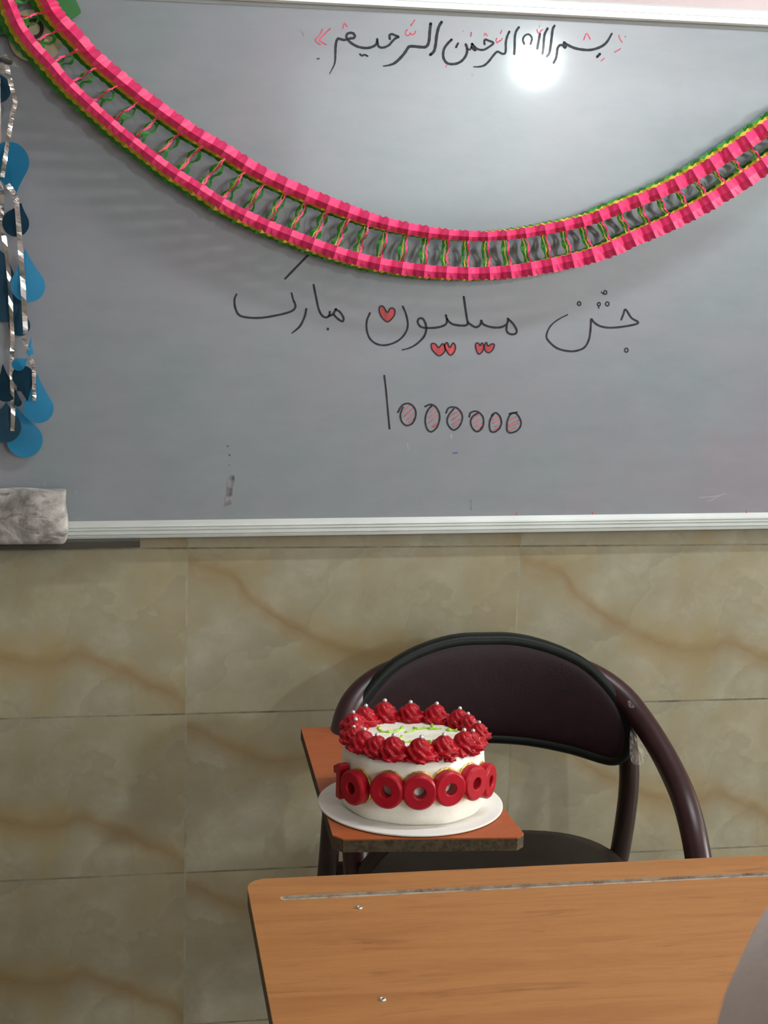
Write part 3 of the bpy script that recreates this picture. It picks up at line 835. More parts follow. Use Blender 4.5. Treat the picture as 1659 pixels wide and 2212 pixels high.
for a, k in ring:
    for r_ in (14, 23):
        vs2.append(onY(74 + r_ * math.cos(a) * .9, 62 + r_ * math.sin(a), -.0328))
b.add(vs2, [(2 * i, 2 * i + 1, 2 * i + 3, 2 * i + 2) for i in range(28)])
b.build('brown_ring', MT['foam_brown'], fc, solid=.0016)

# ------------------------------------------------------------------ blue raindrop strings
def drop_shape(L, r, n=24):
    """outline of a drop of length L whose belly is a circle of radius r; tip at (0, L/2)"""
    c = -L / 2 + r
    d = max(L - r, r * 1.05)
    a0 = math.acos(min(.98, r / d))
    pts = [(r * math.sin(t), c + r * math.cos(t)) for t in [a0 * .92 + (2 * PI - 2 * a0 * .92) * k / n for k in range(n + 1)]]
    xl, yl = pts[-1]
    for k in range(1, 8):
        t = k / 8; q = 1 - t
        pts.append((xl * q ** 1.25 - .0006 * t, yl + (L / 2 - yl) * t))
    pts.append((0, L / 2))
    for k in range(7, 0, -1):
        t = k / 8; q = 1 - t
        pts.append((-xl * q ** 1.25 + .0006 * t, yl + (L / 2 - yl) * t))
    return pts
def drop(parent, tip, base, width, Y, dark=False, tilt=0.0, name='raindrop', bend=0.0):
    """card raindrop: tip and belly end given on the photographed wall, width in pixels"""
    T, B = onY(*tip, Y), onY(*base, Y)
    ax = (T - B); L = ax.length; ax.normalize()
    sc = 2.45 / FPX
    nz_ = Vector((0, -1, 0)); rt = ax.cross(nz_).normalized()
    b = MB(); c = (T + B) / 2
    front = []
    rw = min(width * sc * .5, L * .46); xs = width * sc * .5 / rw
    for x, y in drop_shape(L, rw):
        q = c + rt * x * xs + ax * y
        q.y += tilt * x * .5 + bend * (y * y) * 12
        front.append(q)
    n = len(front)
    cc = c.copy(); cc.y -= .001
    b.add(front + [cc], [(i, (i + 1) % n, n) for i in range(n)])
    return b.build(name, MT['blue_dark'] if dark else MT['blue_card'], parent, smooth=False, solid=.0008)
def foil(parent, pts, w, Y, name='tinsel_strip', seed=1, twist=1.0, mat='foil'):
    r = random.Random(seed)
    q = spline(pts, 5)
    b = MB(); pv = None; sc = 2.42 / FPX
    for i, p in enumerate(q):
        c = onY(p.x, p.y, Y + .004 * math.sin(i * .7))
        t = (q[min(i + 1, len(q) - 1)] - q[max(i - 1, 0)]); t.normalize()
        an = twist * (.9 * math.sin(i * .9 + seed) + r.uniform(-.5, .5))
        side = Vector((t.y * math.cos(an), math.sin(an), t.x * math.cos(an)))
        o0 = len(b.v); hw = w * sc * .5
        b.v += [c - side * hw, c + side * hw]
        if pv is not None: b.f.append((pv, pv + 1, o0 + 1, o0)); b.mi.append(0)
        pv = o0
    return b.build(name, MT[mat], parent, solid=.0003)
g1 = 'raindrop and tinsel strings'
s1 = thing('raindrop_string', 'silver tinsel string of bright blue card raindrops, the inner one beside the garland end', 'hanging decoration', onY(22, 132, -.06), g1)
foil(s1, [(10,118),(15,145),(22,175),(30,205),(33,222),(27,245),(24,262),(19,290),(13,330),(7,370),(5,383)], 9.5, -.075, seed=3, twist=.55)
foil(s1, [(16,398),(30,418),(35,436),(39,470),(42,510),(46,560),(49,605),(52,660),(55,712),(55,722)], 10.5, -.080, seed=5, twist=.35)
foil(s1, [(51,728),(56,745),(64,768),(72,790),(73,806),(74,835),(74,866)], 8.5, -.082, seed=9, twist=.5)
foil(s1, [(33,434),(38,428),(36,421)], 8, -.083, seed=2)
b = MB(); p = onY(8, 130, -.07); b.tube([p + Vector((-.02, .03, .004)), p, p + Vector((.012, -.004, -.004))], .0035, 8); b.build('clip', MT['clip'], s1)
drop(s1, (32,428), (14,306), 78, -.066, tilt=.3)
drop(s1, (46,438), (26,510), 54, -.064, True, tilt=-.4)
drop(s1, (54,536), (63,653), 68, -.066, tilt=.3)
drop(s1, (60,775), (28,795), 26, -.083, tilt=.8, bend=.5)
drop(s1, (68,728), (64,768), 13, -.084, tilt=.8)
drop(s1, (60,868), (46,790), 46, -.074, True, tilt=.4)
drop(s1, (80,806), (84,914), 62, -.062, tilt=.2)
s2 = thing('raindrop_string', 'string of darker blue card raindrops whose lowest drop hangs just above the eraser', 'hanging decoration', onY(2, 150, -.042), g1)
foil(s2, [(-6,120),(-3,240),(2,395),(5,440),(3,480),(10,520),(20,600),(25,690),(27,730),(26,765),(25,800),(27,850),(28,890),(27,931)], 9, -.046, seed=11, twist=.5)
foil(s2, [(41,792),(42,815),(40,845)], 8.5, -.050, seed=4, twist=.3, mat='clip')
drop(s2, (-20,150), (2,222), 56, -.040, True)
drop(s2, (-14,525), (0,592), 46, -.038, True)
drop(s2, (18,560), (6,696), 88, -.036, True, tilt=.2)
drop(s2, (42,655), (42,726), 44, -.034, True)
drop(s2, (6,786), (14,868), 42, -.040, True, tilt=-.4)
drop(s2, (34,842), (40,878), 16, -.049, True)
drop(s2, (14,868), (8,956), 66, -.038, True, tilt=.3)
drop(s2, (36,878), (62,987), 74, -.032, tilt=.2)
for o in (s1, s2):                                    # tape tab that holds each string to the board
    p = wloc(o); b = MB(); b.box((p.x - .012, YB - .001, p.z - .004), (p.x + .012, YB - .0002, p.z + .012)); b.tube([(p.x, YB - .001, p.z + .004), (p.x - .006, -.07, p.z + .004)], .0012, 6)
    b.build('tape_tab', MT['film'], o)

# ------------------------------------------------------------------ tablet-arm chair
XC = 0.4975
ch = thing('tablet_arm_chair', 'dark maroon tubular classroom chair with an orange writing tablet, backed against the tiled wall', 'chair', (XC, -.38, 0))
def arc_back(x): return -.178 - 1.05 * (abs(x - XC)) ** 2           # plan curve of the backrest
half = [(0, .806), (.045, .8055), (.09, .798), (.135, .784), (.175, .764), (.21, .732), (.235, .698), (.25, .662), (.254, .63), (.249, .605), (.238, .589), (.222, .582), (.20, .584), (.155, .595), (.10, .604), (.05, .609), (0, .611)]
outl = [(XC + s, z) for s, z in half] + [(XC - s, z) for s, z in half[-2:0:-1]]
outl = [(p.x, p.y) for p in spline(outl, 3, True)]
cen = Vector((XC, .705))
def inset(pts, k):
    n = len(pts); out = []
    for i in range(n):
        a, c_ = Vector(pts[i - 1]), Vector(pts[(i + 1) % n])
        t = (c_ - a).normalized(); nn = Vector((-t.y, t.x))
        p = Vector(pts[i])
        if (cen - p).dot(nn) < 0 and abs((cen - p).normalized().dot(nn)) > .2: nn = -nn
        elif abs((cen - p).normalized().dot(nn)) <= .2:
            nn = Vector((-t.y, t.x)) if Vector((-t.y, t.x)).dot(Vector((0, -1 if p.y > .7 else 1))) > 0 else Vector((t.y, -t.x))
        out.append(p + nn * k)
    return out
n = len(outl)
def lay(pts, dy): return [(p[0], arc_back(p[0]) + dy, p[1]) for p in pts]
b = MB()
b.rings([lay(inset(outl, .016), .010), lay(outl, .009), lay(outl, -.004), lay(inset(outl, .004), -.010), lay(inset(outl, .012), -.013), lay(inset(outl, .018), -.010)], True, False, False)
b.build('backrest_rim', MT['rim'], ch, smooth=True)
b = MB()
pin = inset(outl, .0155)
pxs = [p.x for p in pin]; xlo, xhi = min(pxs) + .0015, max(pxs) - .0015
def zspan(x):
    zs = []
    for i in range(len(pin)):
        p, q = pin[i - 1], pin[i]
        if (p.x - x) * (q.x - x) <= 0 and p.x != q.x: zs.append(p.y + (q.y - p.y) * (x - p.x) / (q.x - p.x))
    return min(zs), max(zs)
NX, NZ = 44, 12
for i in range(NX + 1):
    u = -math.cos(PI * i / NX)
    x = (xlo + xhi) / 2 + (xhi - xlo) / 2 * u
    z0_, z1_ = zspan(x)
    for j in range(NZ + 1):
        v = -math.cos(PI * j / NZ)
        bul = (max(0, 1 - v * v) ** .5) * (max(0, 1 - u * u) ** .35)
        b.v.append(Vector((x, arc_back(x) - .0095 - .011 * bul, (z0_ + z1_) / 2 + (z1_ - z0_) / 2 * v)))
    if i:
        o0 = (i - 1) * (NZ + 1)
        for j in range(NZ): b.f.append((o0 + j, o0 + j + 1, o0 + NZ + 2 + j, o0 + NZ + 1 + j)); b.mi.append(0)
o1 = len(b.v)
b.v += [Vector((p.x, arc_back(p.x) + .0095, p.z)) for p in b.v]
b.f += [tuple(k + o1 for k in f) for f in b.f]; b.mi = [0] * len(b.f)
b.build('backrest_pad', MT['vinyl'], ch, smooth=True)
# one bent hoop: behind the backrest, forward as arms, down as front legs
RTB = .0205
side = [(.262, -.590, .0), (.264, -.585, .20), (.266, -.565, .40), (.2665, -.540, .490), (.2665, -.505, .552), (.267, -.455, .598), (.267, -.40, .625), (.2655, -.335, .648), (.256, -.275, .674), (.236, -.230, .703), (.20, -.200, .728), (.15, -.182, .746), (.08, -.172, .754), (0, -.168, .756)]
hoop = [(XC + s, y, z) for s, y, z in side] + [(XC - s, y, z) for s, y, z in side[-2::-1]]
b = MB(); b.tube(spline(hoop, 6), RTB, 16); b.build('arm_frame', MT['tube'], ch, smooth=True)
for sg in (1, -1):
    b = MB()
    b.tube(spline([(XC + sg * .262, -.085, 0), (XC + sg * .262, -.155, .30), (XC + sg * .262, -.195, .42), (XC + sg * .258, -.222, .56), (XC + sg * .238, -.222, .69)], 6), .0175, 14)
    b.build('leg', MT['tube2'], ch, smooth=True)['label'] = 'rear leg post running up behind the backrest'
    b = MB(); b.tube([(XC + sg * .262, -.085, 0), (XC + sg * .262, -.095, .03)], .021, 12); b.build('foot_cap', MT['cap'], ch, smooth=True)
    b = MB(); b.tube([(XC + sg * .262, -.590, 0), (XC + sg * .262, -.590, .03)], .024, 12); b.build('foot_cap', MT['cap'], ch, smooth=True)
# seat
def seat_ring(k, z):
    pts = []
    for i in range(48):
        a = 2 * PI * i / 48
        c_, s_ = math.cos(a), math.sin(a)
        e = 2 / 3.2
        pts.append((XC - .002 + (.232 - k) * math.copysign(abs(c_) ** e, c_), -.392 + (.222 - k) * math.copysign(abs(s_) ** e, s_), z + .014 * (s_ > 0) * s_ ** 2 * 0))
    return pts
b = MB(); b.rings([seat_ring(.012, .405), seat_ring(0, .412), seat_ring(0, .436), seat_ring(.010, .449), seat_ring(.04, .455), seat_ring(.12, .452), seat_ring(.20, .449)])
b.build('seat', MT['seat'], ch, smooth=True)
b = MB()
for sg in (1, -1): b.tube([(XC + sg * .20, -.20, .395), (XC + sg * .20, -.58, .395)], .011, 10)
b.tube([(XC - .262, -.575, .395), (XC + .262, -.575, .395)], .012, 10); b.tube([(XC - .262, -.187, .395), (XC + .262, -.187, .395)], .012, 10)
b.build('seat_frame', MT['tube2'], ch, smooth=True)
# writing tablet, tipped slightly up at the front
TZ0, TA, TY0 = .6785, -.035, -.30
def tz(y): return TZ0 + TA * (y - TY0)
def onT(px, py):
    d = ray(px, py)
    s = (TZ0 + TA * (CAM.y - TY0) - CAM.z) / (d.z - TA * d.y)
    return CAM + d * s
fl, fr, bl = onT(722, 1813), onT(1137, 1808), onT(650, 1572)
mr = onT(1090, 1748)
tp = [(bl.x, bl.y), (bl.x + .105, bl.y - .002), (bl.x + .112, bl.y - .06), (bl.x + .125, bl.y - .15), (bl.x + .165, bl.y - .225), (bl.x + .215, bl.y - .275), (mr.x - .002, mr.y + .02), (mr.x, mr.y), (fr.x, fr.y + .012), (fr.x - .012, fr.y), (fl.x + .012, fl.y), (fl.x, fl.y + .014)]
b = MB()
b.prism([(x, y, tz(y)) for x, y in tp], (0, 0, -.002))
b.build('tablet_top', MT['tablet'], ch)['label'] = 'orange laminate face of the writing tablet'
b = MB()
b.prism([(x, y, tz(y) - .0021) for x, y in tp], (0, 0, -.0165)); b.build('tablet_core', MT['chip'], ch)['label'] = 'dark worn chipboard edge of the tablet'
b = MB()
b.tube(spline([(XC - .267, -.42, .618), (XC - .262, -.44, tz(-.44) - .031), (XC - .20, -.55, tz(-.55) - .031), (XC - .13, -.66, tz(-.66) - .031)], 6), .011, 10)
b.tube(spline([(XC - .2665, -.520, .530), (XC - .235, -.565, .60), (XC - .19, -.62, tz(-.62) - .031)], 6), .011, 10)
b.build('tablet_bracket', MT['tube2'], ch, smooth=True)
# torn plastic film still clinging to the frame by the end of the backrest
b = MB()
def film_patch(px_pts, Y, amp, seed):
    r = random.Random(seed)
    q = spline(px_pts, 3, True); c_ = sum(q, Vector((0, 0))) / len(q)
    rows_ = [[onY(p.x, p.y, Y + r.uniform(-amp, amp)) for p in q], [onY(c_.x + (p.x - c_.x) * .55, c_.y + (p.y - c_.y) * .55, Y + r.uniform(-amp, amp) * 1.5) for p in q]]
    b.rings(rows_, True, False, True)
film_patch([(1362,1578),(1372,1592),(1384,1606),(1398,1622),(1400,1636),(1392,1648),(1372,1652),(1362,1640),(1360,1610)], -.262, .006, 2)
film_patch([(1354,1516),(1362,1514),(1368,1522),(1374,1526),(1366,1530),(1358,1526)], -.268, .003, 4)
film_patch([(1360,1530),(1364,1542),(1362,1556),(1359,1545)], -.262, .003, 5)
b.build('torn_film', MT['film'], ch)

# ------------------------------------------------------------------ cake board and cake
cL, cR = onT(686, 1727), onT(1084, 1744)
cc = (cL + cR) / 2 + Vector((.001, -.001, 0))
PR = (cR - cL).length / 2
tilt = Matrix.Rotation(math.atan(TA), 4, 'X')
def tilted(c):                                          # local cake coordinates -> world
    return lambda p: Vector(c) + (tilt @ Vector(p))
pc = Vector((cc.x, cc.y, tz(cc.y) + .0012))
lp = tilted(pc)
cb = thing('cake_board', 'round white card cake board overhanging the orange tablet', 'cake board', pc)
b = MB(); b.lathe([(PR - .001, 0), (PR, .0006), (PR, .0022), (PR - .001, .0028)], 96); b.v = [lp(p) for p in b.v]; b.build('card_disc', MT['card'], cb)
kc = Vector((cc.x + .003, cc.y + .002, tz(cc.y) + .0042))
kp = tilted(kc)
front = onT(890, 1786)
KR, KH = .0985, .091
cake = thing('birthday_cake', 'white frosted cake with red piped rosettes, silver pearls and red numerals round its side', 'cake', kc)
r = random.Random(3)
b = MB(); NK = 96
prof = [(KR - .002, 0), (KR + .0005, .003), (KR, .012), (KR, .025), (KR - .0005, .04), (KR, .055), (KR - .0005, .07), (KR - .001, .085), (KR - .001, KH - .006), (KR - .006, KH - .001), (KR - .012, KH), (.07, KH + .0005), (.035, KH), (.004, KH)]
ph = [r.uniform(0, 6) for _ in range(6)]
b.rings([[Vector(((q + .0011 * math.sin(5 * a + ph[0] + z * 60) + .0008 * math.sin(11 * a + ph[1] - z * 90)) * math.cos(a), (q + .0011 * math.sin(5 * a + ph[0] + z * 60) + .0008 * math.sin(11 * a + ph[1] - z * 90)) * math.sin(a), z)) for a in [2 * PI * k / NK for k in range(NK)]] for q, z in prof])
b.v = [kp(p) for p in b.v]
b.build('frosted_body', MT['cream'], cake, smooth=True)
# green piped lettering on the top
def onK(px, py, z):                                     # pixel -> local cake coordinates at height z
    d = tilt.inverted() @ ray(px, py); o = tilt.inverted() @ (CAM - kc)
    return o + d * ((z - o.z) / d.z)
def icing(b, pts, w, sc=4.74, ox=720, oy=1490):
    q = spline([(ox + x / sc, oy + y / sc) for x, y in pts], 5)
    P = [onK(p.x, p.y, KH + .001) for p in q]
    b.tube([kp(p) for p in P], [w * (.75 + .35 * math.sin(i * .9 + pts[0][0])) for i in range(len(P))], 8)
for pts, w in (([(585,288),(600,305),(640,315),(700,316),(760,310),(800,300)], .0022), ([(800,300),(860,315),(950,322),(1060,326),(1130,325),(1190,328)], .0024), ([(880,268),(925,274),(965,288)], .002),
               ([(360,332),(400,336),(430,322)], .002), ([(1120,315),(1170,312)], .0024),
               ([(465,382),(468,410),(500,428),(560,432),(620,428),(680,412),(706,388)], .0026), ([(735,433),(790,428),(835,412),(825,388)], .0018), ([(815,388),(870,402),(930,392),(965,392),(1010,402),(1010,357)], .0022),
               ([(1010,402),(1060,400),(1105,398)], .0020), ([(1155,412),(1210,420),(1268,422)], .0036),
               ([(700,478),(672,505),(690,525),(740,535),(800,530)], .0024), ([(960,518),(1010,535),(1030,520)], .0022), ([(490,488),(510,490)], .0016)):
    b = MB(); icing(b, pts, w); b.build('icing_stroke', MT['lime'], cake, smooth=True)
# rosettes
def rosette_mesh(seed, R=.0195, H=.0245):
    """piped star-tip rosette: ridges sweeping round and up to a small point"""
    r = random.Random(seed); m = MB(); rings_ = []
    n_, nt_ = 72, 30
    tw = 2.6 + r.uniform(-.3, .3); ph_ = r.uniform(0, 6)
    for i in range(nt_ + 1):
        t = i / nt_
        base = R * ((1 - t) ** .56) * (1 - .10 * math.exp(-((t - .0) / .10) ** 2)) + .0012 * min(1, (1 - t) * 20)
        z = H * (t ** 1.0)
        ring_ = []
        for k in range(n_):
            th = 2 * PI * k / n_
            w = ((7 * th + tw * 2 * PI * t) / (2 * PI) + ph_) % 1.0
            saw_ = (w / .78 if w < .78 else (1 - w) / .22)
            tier = math.sin(2 * PI * 2.1 * t - th + ph_)
            q = base * (1 + .26 * (saw_ - .5) * (1 - .45 * t) + .10 * tier * (1 - t))
            ring_.append((q * math.cos(th), q * math.sin(th), z + .0018 * tier * (1 - t) * min(1, t * 6) + .0012 * saw_ * (1 - t)))
        rings_.append(ring_)
    m.rings(rings_)
    return m
def place_local(o, pl, rz=0.0, s=1.0):
    o.location = tilt @ Vector(pl)
    o.rotation_euler = (math.atan(TA), 0, rz)
    o.scale = (s, s, s)
def proto_mesh(m, name, mat):
    me = bpy.data.meshes.new(name); me.from_pydata(m.v, [], m.f); me.materials.append(mat)
    for p in me.polygons: p.use_smooth = True
    return me
ROS = [(784,1524,1.0),(831,1514,1.05),(888,1517,1.0),(942,1520,1.0),(993,1531,.95),(1024,1540,.85),(1037,1560,.85),(1040,1583,.92),(1004,1578,1.0),(959,1587,1.02),(910,1599,1.05),(843,1597,1.05),(806,1591,.95),(785,1576,1.0),(768,1555,1.0),(758,1538,.95),(760,1570,.85)]
pearl_me = MB(); pearl_me.sphere((0, 0, 0), .0029, 12, 8); pearl_me = proto_mesh(pearl_me, 'sugar_pearl', MT['pearl'])
ros_mes = [proto_mesh(rosette_mesh(k), 'cream_rosette', MT['red_cream']) for k in range(4)]
def lk(name, me, parent):
    o = bpy.data.objects.new(name, me); col.objects.link(o); o.parent = parent
    return o
for i, (px, py, s) in enumerate(ROS):
    p = onK(px, py, KH + .026 * s)
    rad = math.hypot(p.x, p.y); k = min(max(rad, .079), .089) / rad
    p.x *= k; p.y *= k
    o = lk('cream_rosette', ros_mes[i % 4], cake)
    place_local(o, (p.x, p.y, KH - .001), i * 1.9, s * 1.08)
    q = lk('sugar_pearl', pearl_me, o); q.location = (.001, -.001, .0256)
# low dollops of cream between the rosettes, over the rim
dol = MB()
rr_ = []
for t in range(7):
    z = .016 * t / 6; w = .011 * (1 - (t / 6) ** 1.6) + .0008
    rr_.append([(w * (1 + .22 * math.cos(6 * 2 * PI * k / 24 + t * .4)) * math.cos(2 * PI * k / 24), w * (1 + .22 * math.cos(6 * 2 * PI * k / 24 + t * .4)) * math.sin(2 * PI * k / 24), z) for k in range(24)])
dol.rings(rr_); dol_me = proto_mesh(dol, 'cream_dollop', MT['red_cream'])
angs = sorted(math.atan2(onK(px, py, KH + .026).y, onK(px, py, KH + .026).x) for px, py, s in ROS)
for i, a in enumerate(angs):
    a2 = angs[(i + 1) % len(angs)] + (2 * PI if i == len(angs) - 1 else 0)
    m_ = (a + a2) / 2
    o = lk('cream_dollop', dol_me, cake); place_local(o, (.091 * math.cos(m_), .091 * math.sin(m_), KH - .003), i, .72)
    o = lk('cream_dollop', dol_me, cake); place_local(o, (.0935 * math.cos(a), .0935 * math.sin(a), KH - .005), i, .72)
    o = lk('cream_dollop', dol_me, cake); place_local(o, (.076 * math.cos(m_), .076 * math.sin(m_), KH - .001), i + 2, .5)
for px, py in ((938,1619),(994,1614),(1033,1606),(872,1623),(1034,1567),(764,1542),(742,1570),(752,1588),(1012,1606)):
    p = onK(px, py, KH + .006)
    rad = math.hypot(p.x, p.y); k = min(rad, .098) / rad
    q = lk('sugar_pearl', pearl_me, cake); q.location = tilt @ Vector((p.x * k, p.y * k, KH + .008))
b = MB()
for px, py, l in ((965,1620,.012),(1046,1568,.009),(915,1640,.010),(820,1632,.008),(1003,1598,.006)):
    p = onK(px, py, KH + .009); rad = math.hypot(p.x, p.y); k = min(rad, .100) / rad
    a = math.atan2(p.y, p.x); t_ = Vector((-math.sin(a), math.cos(a), .35)) * l
    c_ = Vector((p.x * k, p.y * k, KH + .006))
    b.add([kp(c_ - t_ * .5), kp(c_ + t_ * .5), kp(c_ + t_ * .4 + Vector((0, 0, .004))), kp(c_ - t_ * .2 + Vector((0, 0, .0035)))], [(0, 1, 2, 3)])
b.build('gold_flake', MT['gold'], cake, solid=.0004)
# numerals round the side
ZN = .0455
aim = math.atan2(CAM.y - kc.y, CAM.x - kc.x)
def zero_mesh():
    ro, ri, th = .0240, .0080, .0155; n_ = 40
    m = MB(); prof_ = [(ri, 0), (ro - .002, 0), (ro, .002), (ro, th - .003), (ro - .003, th), (ri + .001, th), (ri, th - .001)]
    pr = [[Vector((q * math.cos(2 * PI * k / n_) * .97, q * math.sin(2 * PI * k / n_), x)) for k in range(n_)] for q, x in prof_]
    m.rings(pr + [pr[0]], True, False, False)
    return m
def one_mesh():
    m = MB()
    poly = [(-.0065, -.0245), (.0065, -.0245), (.0065, .0245), (-.001, .0245), (-.0165, .0165), (-.0150, .0065), (-.0065, .0085)]
    m.prism([(x, y, 0) for x, y in poly], (0, 0, .014))
    return m
def gold_ring():
    m = MB(); n_ = 40; r = random.Random(5); pr = []
    for q, x in ((.010, -.001), (.0243, -.001), (.0249, .0015), (.0241, .0032), (.010, .003)):
        pr.append([Vector(((q + r.uniform(-.0009, .0008)) * math.cos(2 * PI * k / n_) * .97, (q + r.uniform(-.0009, .0008)) * math.sin(2 * PI * k / n_), x)) for k in range(n_)])
    m.rings(pr + [pr[0]], True, False, False)
    return m
def on_side(m, ang, z, name, mat, parent, out=0.0):
    """local x = along the side, y = up, z = outward"""
    a = ang; o_ = Vector((math.cos(a), math.sin(a), 0)); t_ = Vector((-math.sin(a), math.cos(a), 0))
    m.v = [kp(o_ * (KR + out + p.z) + t_ * p.x + Vector((0, 0, z + p.y))) for p in m.v]
    return m.build(name, mat, parent, smooth=False, bevel=.0012, seg=2)
def on_cylinder(px, py, R):
    """where the sight line meets a cylinder round the cake axis: angle and height in cake coordinates"""
    d = tilt.inverted() @ ray(px, py); o = tilt.inverted() @ (CAM - kc)
    A = d.x * d.x + d.y * d.y; B = o.x * d.x + o.y * d.y; Cq = o.x * o.x + o.y * o.y - R * R
    D = max(B * B - A * Cq, 0.0)
    t = (-B - math.sqrt(D)) / A
    p = o + d * t
    return math.atan2(p.y, p.x), p.z
for px, py in ((757, 1703), (833, 1711), (907, 1714), (975, 1706), (1031, 1693), (1061, 1688)):
    a, z = on_cylinder(px, py, KR + .0165)
    o = on_side(zero_mesh(), a, z, 'numeral_zero', MT['red_fondant'], cake, .0015)
    on_side(gold_ring(), a, z, 'gold_leaf_edge', MT['gold'], o, -.001)
a, z = on_cylinder(727, 1687, KR + .0165)
o = on_side(one_mesh(), a, z, 'numeral_one', MT['red_fondant'], cake, .001)

# ------------------------------------------------------------------ desk in front
DZ = .74
dA, dB = onZ(541, 1900, DZ), onZ(1659, 1851, DZ)
DX0, DX1 = .0285, 1.13
DYB, DYF = -.9535, -1.40
dk = thing('classroom_desk', 'beech topped classroom desk with a pencil groove, nearest to the viewer', 'desk', ((DX0 + DX1) / 2, (DYB + DYF) / 2, 0))
def rrect(xa, xb, ya, yb, rad, n=6):
    pts = []
    for cx, cy, a0 in ((xb - rad, yb - rad, 0), (xa + rad, yb - rad, 90), (xa + rad, ya + rad, 180), (xb - rad, ya + rad, 270)):
        for k in range(n + 1):
            a = math.radians(a0 + 90 * k / n); pts.append((cx + rad * math.cos(a), cy + rad * math.sin(a)))
    return pts
outer = rrect(DX0, DX1, DYF, DYB, .022)
GX0, GX1, GY0, GY1 = .062, 1.04, -1.0105, -.9995
slot = rrect(GX0, GX1, GY0, GY1, .0054, 6)
def plate_with_slot(zt, zb, mats, name):
    bm = bmesh.new()
    vo = [bm.verts.new((x, y, zt)) for x, y in outer]; vi = [bm.verts.new((x, y, zt)) for x, y in slot]
    es = [bm.edges.new((vo[i], vo[(i + 1) % len(vo)])) for i in range(len(vo))] + [bm.edges.new((vi[i], vi[(i + 1) % len(vi)])) for i in range(len(vi))]
    bmesh.ops.triangle_fill(bm, use_beauty=True, use_dissolve=False, edges=es, normal=(0, 0, 1))
    for v_, mi in ((vo, 0), (vi, 1)):
        lo = [bm.verts.new((v.co.x, v.co.y, zb)) for v in v_]
        for i in range(len(v_)):
            f = bm.faces.new((v_[i], lo[i], lo[(i + 1) % len(v_)], v_[(i + 1) % len(v_)])); f.material_index = mi
    bmesh.ops.recalc_face_normals(bm, faces=bm.faces[:])
    me = bpy.data.meshes.new(name); bm.to_mesh(me); bm.free()
    for m_ in mats: me.materials.append(m_)
    o = bpy.data.objects.new(name, me); col.objects.link(o); o.parent = dk
    o.location = -wloc(dk)
    return o
plate_with_slot(DZ, DZ - .0035, [MT['desk'], MT['groove']], 'desk_top')
b = MB(); b.prism([(x, y, DZ - .0036) for x, y in outer], (0, 0, -.0165)); b.build('core_edge', MT['desk_edge'], dk)['label'] = 'dark worn edge of the desk top'
b = MB(); b.prism([(x, y, DZ - .0034) for x, y in rrect(GX0 + .0002, GX1 - .0002, GY0 + .0002, GY1 - .0002, .005)], (0, 0, -.0001)); b.build('pencil_groove', MT['groove'], dk)
for px, py in ((776, 1961), (826, 2159)):
    p = onZ(px, py, DZ)
    b = MB(); n_ = 20
    pr = [[(p.x + q * math.cos(2 * PI * k / n_), p.y + q * math.sin(2 * PI * k / n_), DZ + z) for k in range(n_)] for q, z in ((.0037, .0002), (.0035, .0010), (.0024, .0014), (.0014, .0010), (.0013, .0002))]
    b.rings(pr, True, False, False); s_ = b.build('rivet', MT['zinc'], dk, smooth=True)
    b = MB(); b.lathe([(.0014, DZ + .0001), (.0014, DZ + .0004)], 14, (p.x, p.y, 0)); b.build('rivet_hole', MT['hole'], s_)
for xx in (DX0 + .12, DX1 - .12):
    b = MB(); b.box((xx - .015, DYF + .06, DZ - .052), (xx + .015, DYB - .06, DZ - .0205)); b.build('bearer', MT['steel'], dk, bevel=.003)
    for yy in (DYF + .075, DYB - .075):
        b = MB(); b.box((xx - .0148, yy - .0148, .012), (xx + .0148, yy + .0148, DZ - .0525)); b.build('leg', MT['steel'], dk, bevel=.003)
        b = MB(); b.box((xx - .018, yy - .018, 0), (xx + .018, yy + .018, .03)); b.build('foot_cap', MT['cap'], dk, bevel=.003)
b = MB(); b.box((DX0 + .136, DYB - .09, .18), (DX1 - .136, DYB - .06, .21)); b.build('stretcher', MT['steel'], dk, bevel=.003)

